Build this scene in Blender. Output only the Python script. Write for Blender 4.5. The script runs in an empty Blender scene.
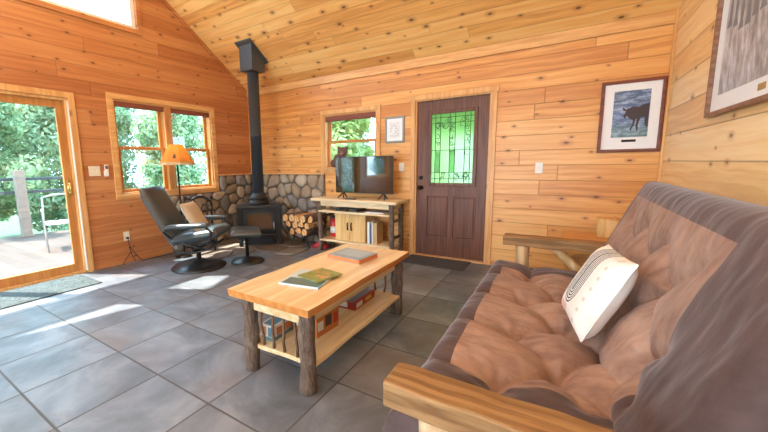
import bpy, math, random
from math import pi, sin, cos, sqrt, exp, radians as R_
from mathutils import Vector, Matrix, noise as mnoise
random.seed(7)
S = bpy.context.scene
COL = S.collection

# ------------------------------------------------------------------ helpers
class MB:
    def __init__(s): s.v, s.f, s.m = [], [], []
    def add(s, vs, fs, M=None, mi=0):
        o = len(s.v)
        for p in vs:
            p = Vector(p)
            s.v.append(M @ p if M else p)
        for f in fs:
            s.f.append([o + i for i in f]); s.m.append(mi)
        return s
    def box(s, x0, x1, y0, y1, z0, z1, M=None, mi=0):
        vs = [(x0,y0,z0),(x1,y0,z0),(x1,y1,z0),(x0,y1,z0),(x0,y0,z1),(x1,y0,z1),(x1,y1,z1),(x0,y1,z1)]
        return s.add(vs, [(3,2,1,0),(4,5,6,7),(0,1,5,4),(1,2,6,5),(2,3,7,6),(3,0,4,7)], M, mi)
    def hexa(s, vs, M=None, mi=0):   # 4 bottom ccw + 4 top ccw
        return s.add(vs, [(3,2,1,0),(4,5,6,7),(0,1,5,4),(1,2,6,5),(2,3,7,6),(3,0,4,7)], M, mi)
    def prism(s, poly, z0, z1, M=None, mi=0):
        n = len(poly)
        vs = [(x,y,z0) for x,y in poly] + [(x,y,z1) for x,y in poly]
        fs = [tuple(range(n-1,-1,-1)), tuple(range(n,2*n))] + [(i,(i+1)%n,n+(i+1)%n,n+i) for i in range(n)]
        return s.add(vs, fs, M, mi)
    def tube(s, pts, r, seg=10, jit=0.0, M=None, mi=0, caps=True, flat=1.0):
        pts = [Vector(p) for p in pts]; n = len(pts)
        rs = r if isinstance(r,(list,tuple)) else [r]*n
        o = len(s.v); up = None
        for i,p in enumerate(pts):
            t = (pts[min(i+1,n-1)] - pts[max(i-1,0)]).normalized()
            if up is None:
                up = Vector((0,0,1)) if abs(t.z) < .9 else Vector((1,0,0))
            a = t.cross(up)
            if a.length < 1e-5: a = t.cross(Vector((0,1,0)))
            a.normalize(); b = a.cross(t).normalized(); up = b
            for k in range(seg):
                w = 2*pi*k/seg
                rr = rs[i]*(1 + jit*(random.random()-.5)*2)
                q = p + a*cos(w)*rr + b*sin(w)*rr*flat
                s.v.append(M @ q if M else q)
        for i in range(n-1):
            for k in range(seg):
                s.f.append([o+i*seg+k, o+i*seg+(k+1)%seg, o+(i+1)*seg+(k+1)%seg, o+(i+1)*seg+k]); s.m.append(mi)
        if caps:
            s.f.append([o+k for k in range(seg-1,-1,-1)]); s.m.append(mi)
            s.f.append([o+(n-1)*seg+k for k in range(seg)]); s.m.append(mi)
        return s
    def lathe(s, prof, seg=28, M=None, mi=0, c=(0,0)):
        o = len(s.v); n = len(prof)
        for r,z in prof:
            for k in range(seg):
                w = 2*pi*k/seg
                p = Vector((c[0]+r*cos(w), c[1]+r*sin(w), z)); s.v.append(M @ p if M else p)
        for i in range(n-1):
            for k in range(seg):
                s.f.append([o+i*seg+k, o+i*seg+(k+1)%seg, o+(i+1)*seg+(k+1)%seg, o+(i+1)*seg+k]); s.m.append(mi)
        if prof[0][0] > 1e-4: s.f.append([o+k for k in range(seg-1,-1,-1)]); s.m.append(mi)
        if prof[-1][0] > 1e-4: s.f.append([o+(n-1)*seg+k for k in range(seg)]); s.m.append(mi)
        return s
    def ball(s, c, r, M=None, mi=0, seg=14, rings=9):
        rx,ry,rz = r if isinstance(r,(tuple,list)) else (r,r,r)
        vs=[]; fs=[]
        for i in range(rings+1):
            a = pi*i/rings
            for k in range(seg):
                w=2*pi*k/seg; vs.append((c[0]+rx*sin(a)*cos(w), c[1]+ry*sin(a)*sin(w), c[2]-rz*cos(a)))
        for i in range(rings):
            for k in range(seg):
                fs.append((i*seg+k, i*seg+(k+1)%seg, (i+1)*seg+(k+1)%seg, (i+1)*seg+k))
        return s.add(vs, fs, M, mi)

def obj(name, mb, mat, parent=None, smooth=False, bevel=0.0, sub=0, seg=2):
    me = bpy.data.meshes.new(name)
    me.from_pydata([tuple(v) for v in mb.v], [], mb.f)
    for m in (mat if isinstance(mat,(list,tuple)) else [mat]): me.materials.append(m)
    for p,mi in zip(me.polygons, mb.m):
        p.material_index = mi; p.use_smooth = smooth
    me.validate(); me.update()
    o = bpy.data.objects.new(name, me); COL.objects.link(o)
    if parent: o.parent = parent
    if bevel:
        b = o.modifiers.new('bevel','BEVEL'); b.width = bevel; b.segments = seg; b.limit_method = 'ANGLE'; b.angle_limit = R_(40)
    if sub:
        d = o.modifiers.new('sub','SUBSURF'); d.levels = sub; d.render_levels = sub
    return o
def tag(o, label=None, cat=None, group=None, kind=None):
    if label: o['label'] = label
    if cat: o['category'] = cat
    if group: o['group'] = group
    if kind: o['kind'] = kind
    return o
def thing(name, label, cat, loc=(0,0,0), rz=0, group=None):
    e = bpy.data.objects.new(name, None); COL.objects.link(e); e.empty_display_size = .1
    e.location = loc; e.rotation_euler = (0,0,rz)
    return tag(e, label, cat, group)
def struct(o): o['kind'] = 'structure'; return o
def Tm(x=0,y=0,z=0,rx=0,ry=0,rz=0):
    return Matrix.Translation((x,y,z)) @ Matrix.Rotation(rz,4,'Z') @ Matrix.Rotation(ry,4,'Y') @ Matrix.Rotation(rx,4,'X')
def arc(c, r, a0, a1, n, plane='xz'):
    out=[]
    for i in range(n+1):
        a = a0+(a1-a0)*i/n; p,q = r*cos(a), r*sin(a)
        out.append((c[0]+p, c[1], c[2]+q) if plane=='xz' else ((c[0]+p,c[1]+q,c[2]) if plane=='xy' else (c[0],c[1]+p,c[2]+q)))
    return out

# ------------------------------------------------------------------ node helper
class NT:
    def __init__(s, name):
        s.mat = bpy.data.materials.new(name); s.mat.use_nodes = True
        s.t = s.mat.node_tree; s.n = s.t.nodes; s.n.clear()
        s.out = s.n.new('ShaderNodeOutputMaterial')
    def N(s, typ, ins=None, **kw):
        nd = s.n.new('ShaderNode'+typ)
        for k,v in kw.items(): setattr(nd,k,v)
        for k,v in (ins or {}).items():
            if isinstance(v, bpy.types.NodeSocket): s.t.links.new(v, nd.inputs[k])
            else: nd.inputs[k].default_value = v
        return nd
    def M(s, op, a, b=None, c=None):
        d = {0:a}
        if b is not None: d[1]=b
        if c is not None: d[2]=c
        return s.N('Math', d, operation=op).outputs[0]
    def coord(s, which='Object'): return s.N('TexCoord').outputs[which]
    def sep(s, v):
        q = s.N('SeparateXYZ', {0:v}); return q.outputs[0], q.outputs[1], q.outputs[2]
    def comb(s, x=0,y=0,z=0): return s.N('CombineXYZ', {0:x,1:y,2:z}).outputs[0]
    def noise(s, v, scale=5, detail=4, rough=.6, dist=0):
        return s.N('TexNoise', {'Vector':v,'Scale':scale,'Detail':detail,'Roughness':rough,'Distortion':dist}).outputs[0]
    def white(s, v): return s.N('TexWhiteNoise', {'Vector':v}, noise_dimensions='3D').outputs[0]
    def ramp(s, fac, stops, interp='LINEAR'):
        r = s.N('ValToRGB', {0:fac}); cr = r.color_ramp; cr.interpolation = interp
        while len(cr.elements) < len(stops): cr.elements.new(.5)
        for e,(p,c) in zip(cr.elements, stops):
            e.position = p; e.color = (c[0],c[1],c[2],1) if isinstance(c,(tuple,list)) else (c,c,c,1)
        return r.outputs[0]
    def mix(s, fac, a, b, typ='MIX'):
        nd = s.N('Mix', None, data_type='RGBA', blend_type=typ)
        for i,v in ((0,fac),(6,a),(7,b)):
            if isinstance(v, bpy.types.NodeSocket): s.t.links.new(v, nd.inputs[i])
            elif i==0: nd.inputs[0].default_value = v
            else: nd.inputs[i].default_value = (v[0],v[1],v[2],1)
        return nd.outputs[2]
    def bump(s, h, strength=.3, dist=.01): return s.N('Bump', {'Height':h,'Strength':strength,'Distance':dist}).outputs[0]
    def bsdf(s, col, rough=.5, normal=None, **kw):
        p = s.N('BsdfPrincipled')
        def setv(k,v):
            if isinstance(v, bpy.types.NodeSocket): s.t.links.new(v, p.inputs[k])
            elif isinstance(v,(tuple,list)): p.inputs[k].default_value = (v[0],v[1],v[2],1)
            else: p.inputs[k].default_value = v
        setv('Base Color', col); setv('Roughness', rough)
        if normal: s.t.links.new(normal, p.inputs['Normal'])
        for k,v in kw.items(): setv(k.replace('_',' '), v)
        s.t.links.new(p.outputs[0], s.out.inputs[0]); return s.mat
def flat(name, c, rough=.5, metal=0, nz=0.0, scale=30, **kw):
    t = NT(name)
    if nz:
        f = t.noise(t.coord(), scale, 4)
        col = t.mix(f, [x*(1-nz) for x in c], [min(1,x*(1+nz)) for x in c])
        return t.bsdf(col, rough, t.bump(f,.15,.004), Metallic=metal, **kw)
    return t.bsdf(c, rough, Metallic=metal, **kw)

PINE_A = [(0.0,(.54,.215,.055)),(.45,(.70,.335,.095)),(1.0,(.80,.455,.165))]
def planks(name, ua, va, w, L, off=0, stops=PINE_A, vs=1.0, knots=.5, gap=.035, rough=.38):
    """boards running along axis ua, stacked along axis va (object coords)"""
    t = NT(name); xyz = t.sep(t.coord())
    u = xyz[ua]; v = t.M('MULTIPLY_ADD', xyz[va], vs/w, off)
    idx = t.M('FLOOR', v); fr = t.M('FRACT', v)
    sh = t.white(t.comb(idx, 3.7, ua))
    uu = t.M('MULTIPLY_ADD', u, 1/L, t.M('MULTIPLY', sh, 7.3)); bi = t.M('FLOOR', uu); ufr = t.M('FRACT', uu)
    rnd = t.white(t.comb(idx, bi, 1.3)); r2 = t.white(t.comb(idx, bi, 9.1))
    vm = t.M('MULTIPLY', v, w)
    wob = t.noise(t.comb(t.M('MULTIPLY',u,1.6), t.M('MULTIPLY',vm,5), t.M('MULTIPLY',rnd,40)), 1, 2)
    g = t.noise(t.comb(t.M('MULTIPLY',u,1.1), t.M('MULTIPLY_ADD',wob,2.2,t.M('MULTIPLY',vm,26)), t.M('MULTIPLY',rnd,40)), 1, 3, .55)
    fine = t.noise(t.comb(t.M('MULTIPLY',u,5), t.M('MULTIPLY',vm,160), rnd), 1, 2)
    mixv = t.M('ADD', t.M('ADD', t.M('MULTIPLY', g, .75), t.M('MULTIPLY', fine, .18)), t.M('MULTIPLY_ADD', rnd, .34, -.15))
    col = t.ramp(mixv, [(.30,stops[0][1]),(.49,stops[1][1]),(.70,stops[2][1])])
    # knots
    kv = t.comb(t.M('MULTIPLY',u,3.6), t.M('MULTIPLY',v,1.0*w*7.0), t.M('MULTIPLY',r2,0))
    vo = t.N('TexVoronoi', {'Vector':kv,'Scale':1.0,'Randomness':1.0}, voronoi_dimensions='2D')
    sel = t.sep(vo.outputs['Color'])
    d = t.M('ADD', vo.outputs['Distance'], t.M('MULTIPLY_ADD', wob, .05, -.025))
    has = t.M('LESS_THAN', sel[0], knots)
    size = t.M('MULTIPLY_ADD', sel[1], .075, .035)
    core = t.M('MULTIPLY', has, t.ramp(t.M('DIVIDE', d, size), [(.55,1),(1.0,0)]))
    halo = t.M('MULTIPLY', has, t.ramp(t.M('DIVIDE', d, t.M('MULTIPLY',size,2.8)), [(.25,1),(1.0,0)]))
    col = t.mix(t.M('MULTIPLY',halo,.6), col, (.42,.17,.065))
    col = t.mix(t.M('MULTIPLY',core,.85), col, (.13,.045,.018))
    edge = t.M('MINIMUM', fr, t.M('SUBTRACT',1,fr))
    bl = t.M('MULTIPLY', t.M('MINIMUM', ufr, t.M('SUBTRACT',1,ufr)), L/w)
    e2 = t.M('MINIMUM', edge, bl)
    gp = t.ramp(t.M('DIVIDE', e2, gap), [(.15,0),(.8,1)])
    col = t.mix(t.M('MULTIPLY', t.M('SUBTRACT',1,gp), .55), col, (.16,.065,.022))
    h = t.M('ADD', gp, t.M('MULTIPLY', g, .12))
    return t.bsdf(col, rough, t.bump(h,.5,.006), Specular_IOR_Level=.45)
def wood(name, c0, c1, axis=0, rough=.45, freq=26, knot=.25, bs=.25):
    t = NT(name); xyz = t.sep(t.coord()); a = xyz[axis]; o = [xyz[i] for i in range(3) if i!=axis]
    wob = t.noise(t.comb(t.M('MULTIPLY',a,2), t.M('MULTIPLY',o[0],6), t.M('MULTIPLY',o[1],6)), 1, 2)
    g = t.noise(t.comb(t.M('MULTIPLY',a,1.5), t.M('MULTIPLY_ADD',wob,2,t.M('MULTIPLY',o[0],freq)), t.M('MULTIPLY',o[1],freq)), 1, 4, .6)
    col = t.ramp(g, [(.38,c0),(.62,c1)])
    vo = t.N('TexVoronoi', {'Vector':t.comb(t.M('MULTIPLY',a,3.2),t.M('MULTIPLY',o[0],5.),t.M('MULTIPLY',o[1],5.)),'Scale':1.0})
    has = t.M('LESS_THAN', t.sep(vo.outputs['Color'])[0], knot)
    k = t.M('MULTIPLY', has, t.ramp(vo.outputs['Distance'], [(.05,1),(.16,0)]))
    col = t.mix(t.M('MULTIPLY',k,.7), col, [x*.3 for x in c0])
    return t.bsdf(col, rough, t.bump(g,bs,.004), Specular_IOR_Level=.4)

# materials
M = {}
M['wall_x'] = planks('pine_wall_along_x', 0, 2, .1665, 3.4, .73)
M['wall_y'] = planks('pine_wall_along_y', 1, 2, .1665, 3.4, .29, stops=[(0,(.39,.135,.045)),(.5,(.50,.195,.068)),(1,(.58,.265,.10))])  # left wall pine, its backlit shade put into darker, redder stops
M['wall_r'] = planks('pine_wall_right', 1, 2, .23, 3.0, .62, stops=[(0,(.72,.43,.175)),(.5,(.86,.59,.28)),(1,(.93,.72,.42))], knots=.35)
M['ceil'] = planks('pine_ceiling', 0, 1, .118, 2.6, .2, stops=[(0,(.72,.35,.105)),(.5,(.88,.50,.165)),(1,(.95,.64,.26))], knots=.7, gap=.03, rough=.45)
for nm,ax in (('x',0),('y',1),('z',2)):
    M['trim_'+nm] = wood('pine_trim_'+nm, (.60,.30,.10), (.74,.43,.17), ax, .4, 22, .12)
M['sash_y'] = wood('honey_sash_y', (.43,.17,.04), (.55,.25,.07), 1, .4, 22, 0)
M['sash_z'] = wood('honey_sash_z', (.43,.17,.04), (.55,.25,.07), 2, .4, 22, 0)
M['log_top'] = wood('maple_slab_y', (.66,.46,.225), (.80,.64,.40), 1, .35, 18, .06)
M['slab_edge'] = wood('slab_live_edge', (.52,.19,.04), (.64,.28,.075), 1, .45, 20, .1)
M['slab_x'] = wood('maple_slab_x', (.70,.53,.31), (.83,.69,.46), 0, .4, 18, .06)
M['cab'] = wood('knotty_cabinet_door', (.60,.36,.13), (.78,.53,.24), 2, .4, 24, .25)
M['rough_arm'] = wood('rough_sawn_arm_beam', (.19,.095,.033), (.36,.205,.085), 0, .65, 34, .25, .8)
M['peeled'] = wood('peeled_log', (.50,.30,.13), (.74,.55,.33), 2, .5, 16, .35, .5)
M['orange_wood'] = wood('amber_table_wood', (.55,.24,.05), (.68,.33,.085), 0, .35, 20, .1)

def bark():
    t = NT('grey_bark'); xyz = t.sep(t.coord())
    n = t.noise(t.comb(t.M('MULTIPLY',xyz[0],60),t.M('MULTIPLY',xyz[1],60),t.M('MULTIPLY',xyz[2],12)),1,5,.7)
    col = t.ramp(n,[(.3,(.045,.028,.020)),(.55,(.17,.115,.085)),(.8,(.36,.28,.22))])
    return t.bsdf(col,.85,t.bump(n,.9,.012))
M['bark'] = bark()
M['twig'] = flat('brown_twig', (.16,.085,.045), .7, nz=.4, scale=40)

def tile():
    t = NT('slate_floor_tile'); c = t.coord(); x,y,z = t.sep(c)
    tx = t.M('MULTIPLY_ADD', x, 1/.4885, .255); ty = t.M('MULTIPLY_ADD', y, 1/.5115, 6.703+1)
    fx, fy = t.M('FRACT',tx), t.M('FRACT',ty)
    rnd = t.white(t.comb(t.M('FLOOR',tx),t.M('FLOOR',ty),.5)); r2 = t.white(t.comb(t.M('FLOOR',tx),t.M('FLOOR',ty),4.5))
    off = t.N('VectorMath',{0:c,1:t.comb(t.M('MULTIPLY',rnd,9),t.M('MULTIPLY',r2,9),0)},operation='ADD').outputs[0]
    n1 = t.noise(off, 2.6, 6, .62, .6); n2 = t.noise(off, 9, 5, .65); n3 = t.noise(off, 1.4, 3, .5)
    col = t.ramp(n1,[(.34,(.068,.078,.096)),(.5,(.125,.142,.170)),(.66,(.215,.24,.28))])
    rust = t.M('MULTIPLY', t.ramp(n3,[(.52,0),(.68,1)]), t.ramp(rnd,[(.25,.15),(.8,.85)]))
    col = t.mix(rust, col, (.14,.088,.060))
    col = t.mix(t.M('MULTIPLY',t.M('SUBTRACT',r2,.5),.5), col, (.24,.235,.235))
    ex = t.M('MINIMUM', fx, t.M('SUBTRACT',1,fx)); ey = t.M('MINIMUM', fy, t.M('SUBTRACT',1,fy))
    g = t.ramp(t.M('MINIMUM',ex,ey),[(.007,0),(.013,1)])
    col = t.mix(g, (.055,.05,.048), col)
    h = t.M('ADD', t.M('MULTIPLY',g,1.0), t.M('MULTIPLY',t.M('ADD',n2,n1),.16))
    rough = t.M('ADD', t.M('MULTIPLY',n2,.22), t.M('MULTIPLY_ADD',g,-.24,.58))
    return t.bsdf(col, rough, t.bump(h,.35,.006), Specular_IOR_Level=1.0)
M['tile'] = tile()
def isl(name, stops, rough=.8, scale=14, nz=.35, bd=.01):
    t = NT(name); r = t.N('NewGeometry').outputs['Random Per Island']
    col = t.ramp(r, stops, 'CONSTANT' if len(stops)>5 else 'LINEAR')
    n = t.noise(t.coord(), scale, 6, .65)
    col = t.mix(t.ramp(n,[(.3,nz),(.7,0)]), col, (.05,.04,.035))
    return t.bsdf(col, rough, t.bump(n,.5,bd))
M['stone'] = isl('river_stone', [(0,(.27,.20,.13)),(.14,(.46,.35,.24)),(.28,(.20,.17,.145)),(.42,(.36,.27,.18)),(.56,(.50,.41,.30)),(.7,(.25,.225,.20)),(.85,(.40,.32,.23))])
M['mortar'] = flat('stone_mortar', (.13,.11,.09), .9, nz=.3, scale=60)
M['slate'] = isl('hearth_flagstone', [(0,(.13,.095,.07)),(.5,(.20,.155,.12)),(1,(.27,.22,.175))], .5, 7)
def glass_mat():
    t = NT('window_glass')
    g = t.N('BsdfGlossy', {'Color':(1,1,1,1),'Roughness':.02}); tr = t.N('BsdfTransparent', {'Color':(.97,.99,.98,1)})
    mx = t.N('MixShader', {0:.05, 1:tr.outputs[0], 2:g.outputs[0]})
    t.t.links.new(mx.outputs[0], t.out.inputs[0]); return t.mat
M['glass'] = glass_mat()
def lead_glass():
    t = NT('textured_door_glass')
    tr = t.N('BsdfTransparent', {'Color':(.66,.84,.46,1)}); tl = t.N('BsdfTranslucent', {'Color':(.34,.50,.24,1)})
    g = t.N('BsdfGlossy', {'Roughness':.1})
    m1 = t.N('MixShader', {0:.62, 1:tr.outputs[0], 2:tl.outputs[0]}); m2 = t.N('MixShader', {0:.05,1:m1.outputs[0],2:g.outputs[0]})
    t.t.links.new(m2.outputs[0], t.out.inputs[0]); return t.mat
M['lead_glass'] = lead_glass()
def leaf(name, a, b):
    t = NT(name); r = t.N('NewGeometry').outputs['Random Per Island']; col = t.mix(r, a, b)
    d = t.N('BsdfDiffuse', {'Color':col}); tl = t.N('BsdfTranslucent', {'Color':col})
    m = t.N('MixShader', {0:.45,1:d.outputs[0],2:tl.outputs[0]}); t.t.links.new(m.outputs[0], t.out.inputs[0]); return t.mat
M['leaf1'] = leaf('light_green_leaf', (.20,.33,.17), (.46,.60,.36))
M['leaf2'] = leaf('yellow_green_leaf', (.24,.38,.12), (.50,.62,.27))
M['leaf3'] = leaf('mid_green_leaf', (.17,.29,.16), (.40,.54,.35))
M['trunk'] = flat('tree_trunk', (.22,.17,.13), .9, nz=.4, scale=12)
M['ground'] = flat('forest_ground', (.05,.08,.035), 1, nz=.4, scale=3)
M['deck'] = planks('deck_board', 0, 1, .14, 5, .1, stops=[(0,(.064,.043,.035)),(.5,(.08,.055,.045)),(1,(.095,.068,.057))], knots=.1, gap=.09, rough=.7)
M['black'] = flat('black_cast_iron', (.022,.023,.026), .42, .3, nz=.3, scale=60)
M['blackpaint'] = flat('black_stove_pipe', (.055,.062,.073), .4, .2)
M['steel_blue'] = flat('charcoal_box_paint', (.065,.078,.096), .45, .2)
M['screen'] = flat('tv_screen', (.006,.008,.007), .05, Specular_IOR_Level=1.0, Coat_Weight=1.0, Coat_IOR=1.6)
M['plastic'] = flat('black_plastic', (.015,.015,.016), .35)
M['white'] = flat('white_plastic', (.78,.76,.70), .4)
M['ivory'] = flat('ivory_plate', (.74,.66,.50), .4)
M['doorwood'] = wood('walnut_door', (.088,.029,.014), (.165,.062,.033), 2, .42, 30, 0)
M['cushion_tan'] = None
def suede(name, a, b, sheen):
    t = NT(name); c = t.coord()
    x_,y_,z_ = t.sep(c); n = t.noise(t.comb(t.M('MULTIPLY',x_,7),t.M('MULTIPLY',y_,16),t.M('MULTIPLY',z_,7)), 1, 6, .68, .25); f = t.noise(c, 160, 2); n2 = t.noise(c, 3, 3)
    col = t.ramp(t.M('ADD',t.M('MULTIPLY',n,.65),t.M('MULTIPLY',n2,.35)), [(.36,a),(.62,b)])
    return t.bsdf(col, .62, t.bump(t.M('ADD',n,t.M('MULTIPLY',f,.25)),.22,.01), Sheen_Weight=sheen, Sheen_Roughness=.35, Sheen_Tint=(.9,.88,.95), Specular_IOR_Level=.25)
M['tan'] = suede('tan_microsuede', (.22,.125,.095), (.43,.28,.215), .15)
M['plum'] = suede('plum_brown_microsuede', (.062,.039,.037), (.108,.070,.067), .4)
M['leather'] = flat('black_leather', (.038,.050,.056), .30, nz=.4, scale=45, Specular_IOR_Level=.7)
M['beige'] = flat('beige_cloth', (.52,.40,.27), .9, nz=.12, scale=90)
M['brass'] = flat('brass_handle', (.60,.42,.14), .3, 1)
M['bronze'] = flat('dark_bronze', (.03,.022,.018), .35, .8)
M['mat_grey'] = flat('charcoal_door_mat', (.05,.052,.058), .95, nz=.4, scale=150)
def rugm():
    t = NT('teal_grey_rug'); n = t.noise(t.coord(), 26, 5, .7, 1.5); n2 = t.noise(t.coord(), 120, 2)
    col = t.ramp(t.M('MULTIPLY_ADD',n2,.3,t.M('MULTIPLY',n,.7)), [(.38,(.018,.026,.028)),(.5,(.05,.066,.068)),(.62,(.11,.13,.128))])
    return t.bsdf(col,.95,t.bump(n2,.5,.004))
M['rug'] = rugm()
M['red'] = flat('fire_red_paint', (.62,.025,.02), .3)
M['redcloth'] = flat('bright_red_cloth', (.62,.04,.055), .85, nz=.25, scale=30)
M['wine'] = flat('red_brown_roller_shade', (.20,.055,.030), .6, nz=.2, scale=40)
M['frame_red'] = wood('mahogany_frame', (.13,.032,.018), (.22,.06,.035), 0, .3, 30, 0)
M['frame_brown'] = wood('walnut_frame', (.17,.075,.045), (.28,.14,.085), 1, .4, 30, 0)
M['frame_grey'] = flat('grey_wood_frame', (.25,.27,.27), .6, nz=.25, scale=40)
M['paper'] = flat('white_mat_board', (.80,.82,.84), .7)
M['rail'] = flat('slate_blue_rail', (.045,.07,.08), .5)
M['post'] = flat('weathered_post', (.26,.205,.165), .8, nz=.25, scale=10)
M['chrome'] = flat('grey_tube_metal', (.50,.54,.56), .3, .8)
M['gold'] = flat('gold_plaque', (.48,.34,.12), .4, .6)

# ------------------------------------------------------------------ setting
W, YB, H0, SL, RIDGE = 5.587, -7.2, 2.56, .70, -3.6
def roof(y): return H0 + SL*(-y if y >= RIDGE else y - 2*RIDGE)
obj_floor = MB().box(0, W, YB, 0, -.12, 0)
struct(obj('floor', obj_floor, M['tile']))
def wall_cols(axis, t0, t1, brk, openings, top):
    """columns of wall between breaks; openings: (a0,a1,zlo(y),zhi(y))"""
    mb = MB()
    for a, b in zip(brk[:-1], brk[1:]):
        m = (a+b)/2; segs = []; lo = (lambda y: -.12)
        for o in sorted([o for o in openings if o[0] < m < o[1]], key=lambda o: o[2](m)):
            segs.append((lo, o[2])); lo = o[3]
        segs.append((lo, top))
        for l, h in segs:
            if h(m)-l(m) < .004: continue
            if axis == 'x':   # wall at constant x, a along y
                mb.hexa([(t0,a,l(a)),(t1,a,l(a)),(t1,b,l(b)),(t0,b,l(b)),(t0,a,h(a)),(t1,a,h(a)),(t1,b,h(b)),(t0,b,h(b))])
            else:
                mb.hexa([(a,t0,l(a)),(b,t0,l(b)),(b,t1,l(b)),(a,t1,l(a)),(a,t0,h(a)),(b,t0,h(b)),(b,t1,h(b)),(a,t1,h(a))])
    return mb
K = lambda c: (lambda y: c)
DY0, DY1, DZ = -4.56, -2.72, 2.055          # sliding door opening
WY0, WY1, WZ0, WZ1 = -2.245, -.81, .915, 2.118
GZ = 3.04
gtop = lambda y: roof(y) - .30
opL = [(DY0,DY1,K(.0),K(DZ)), (WY0,WY1,K(WZ0),K(WZ1)), (-3.44,-1.85,K(GZ),gtop), (-5.35,-3.76,K(GZ),gtop), (-6.4,-5.0,K(.915),K(2.118))]
brk = sorted({YB-.15,.0,RIDGE,DY0,DY1,WY0,WY1,-3.44,-1.85,-5.35,-3.76,-6.4,-5.0})
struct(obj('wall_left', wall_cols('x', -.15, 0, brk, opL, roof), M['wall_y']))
BX0, BX1, BZ0, BZ1 = 1.665, 2.565, 1.19, 2.0
EX0, EX1, EZ = 3.135, 4.057, 2.06
opB = [(BX0,BX1,K(BZ0),K(BZ1)), (EX0,EX1,K(.0),K(EZ))]
struct(obj('wall_back', wall_cols('y', 0, .15, [-.15,BX0,BX1,EX0,EX1,W+.15], opB, K(2.7)), M['wall_x']))
struct(obj('wall_right', wall_cols('x', W, W+.15, [YB-.15,RIDGE,0], [], roof), M['wall_r']))
opR = [(.7,2.6,K(.4),K(2.2)), (3.0,4.9,K(.4),K(2.2))]
struct(obj('wall_rear', wall_cols('y', YB-.15, YB, [-.15,.7,2.6,3.0,4.9,W+.15], opR, K(2.6)), M['wall_x']))
cb = MB()
for y0, y1 in ((RIDGE, .6), (YB-.6, RIDGE)):
    z0 = roof(y0) if y0 >= YB-.7 and y0 < RIDGE else roof(RIDGE)
    a = [(-.52,y0,roof(y0)),(W+.3,y0,roof(y0)),(W+.3,y1,roof(y1)),(-.52,y1,roof(y1))]
    cb.hexa(a + [(x,y,z+.16) for x,y,z in a])
struct(obj('ceiling', cb, M['ceil']))
# trims of the shell
struct(obj('trim_1', MB().box(0, W, -.022, 0, 2.465, 2.59), M['trim_x'], bevel=.004))           # crown board, back wall
struct(obj('trim_2', MB().box(W-.022, W, -.03, -.002, 0, 2.58), M['trim_z'], bevel=.003))         # corner strip
def slope_strip(y0, y1, x0, x1, d0, d1):
    v = [(x0,y0,roof(y0)-d1),(x1,y0,roof(y0)-d1),(x1,y1,roof(y1)-d1),(x0,y1,roof(y1)-d1)]
    return MB().hexa(v + [(x,y,z+d1-d0) for x,y,z in v])
struct(obj('trim_3', slope_strip(RIDGE, -.03, 0, .022, .0, .06), M['wall_y'], bevel=.003))

# stone veneer
def clip(poly, px, py, nx, ny):
    out=[]
    for i in range(len(poly)):
        a, b = poly[i], poly[(i+1)%len(poly)]
        da = (a[0]-px)*nx+(a[1]-py)*ny; db = (b[0]-px)*nx+(b[1]-py)*ny
        if da <= 0: out.append(a)
        if da*db < 0:
            t = da/(da-db); out.append((a[0]+(b[0]-a[0])*t, a[1]+(b[1]-a[1])*t))
    return out
def voro(u0,u1,v0,v1,s,jit=.42,shrink=.011,rng=None,keep=None):
    rng = rng or random.Random(3); pts=[]
    nu, nv = max(1,round((u1-u0)/(s*1.15))), max(1,round((v1-v0)/s))
    for j in range(nv):
        for i in range(nu):
            pts.append((u0+(i+.5+(.5 if j%2 else 0)*.7+rng.uniform(-jit,jit))*(u1-u0)/nu, v0+(j+.5+rng.uniform(-jit,jit))*(v1-v0)/nv))
    cells=[]
    for i,p in enumerate(pts):
        poly=[(u0,v0),(u1,v0),(u1,v1),(u0,v1)]
        for k,q in enumerate(pts):
            if k==i: continue
            dx,dy=q[0]-p[0],q[1]-p[1]; d=sqrt(dx*dx+dy*dy)
            if d > s*4 or d<1e-6: continue
            poly = clip(poly,(p[0]+q[0])/2-dx/d*shrink,(p[1]+q[1])/2-dy/d*shrink,dx/d,dy/d)
            if len(poly)<3: break
        if len(poly)>=3:
            c=(sum(a for a,_ in poly)/len(poly), sum(b for _,b in poly)/len(poly))
            if keep is None or keep(c): cells.append(poly)
    return cells
def chaikin(p, n=2, k=.24):
    for _ in range(n):
        q=[]
        for i in range(len(p)):
            a,b=p[i],p[(i+1)%len(p)]
            q += [(a[0]*(1-k)+b[0]*k,a[1]*(1-k)+b[1]*k),(a[0]*k+b[0]*(1-k),a[1]*k+b[1]*(1-k))]
        p=q
    return p
def stones(cells, depth, mapf, rng, flat=False):
    mb = MB()
    for poly in cells:
        p = chaikin(poly, 2 if not flat else 1, .24 if not flat else .12); n=len(p)
        cx,cy = sum(a for a,_ in p)/n, sum(b for _,b in p)/n; d = depth*rng.uniform(.65,1.15)
        rings = [(1,0),(.985,d*.45),(.86,d*.85),(.55,d)] if not flat else [(1,0),(.985,d*.9),(.96,d)]
        vs=[]; fs=[]
        for s_,h in rings:
            for a,b in p: vs.append(mapf(cx+(a-cx)*s_, cy+(b-cy)*s_, h))
        for r in range(len(rings)-1):
            for i in range(n): fs.append((r*n+i, r*n+(i+1)%n, (r+1)*n+(i+1)%n, (r+1)*n+i))
        fs.append(tuple((len(rings)-1)*n+i for i in range(n)))
        mb.add(vs, fs)
    return mb
rg = random.Random(11)
ws = struct(obj('wall_stone_back', MB().box(0.02, 1.66, -.02, 0, 0, 1.10), M['mortar']))
struct(obj('stone_facing', stones(voro(.05,1.655,0.0,1.10,.17,rng=rg), .045, lambda u,v,h:(u,-.02-h,v), rg), M['stone'], ws, smooth=True))
ws2 = MB().box(0, .02, -1.62, -.02, 0, .84).box(0, .02, -.735, -.02, .84, 1.10)
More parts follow.
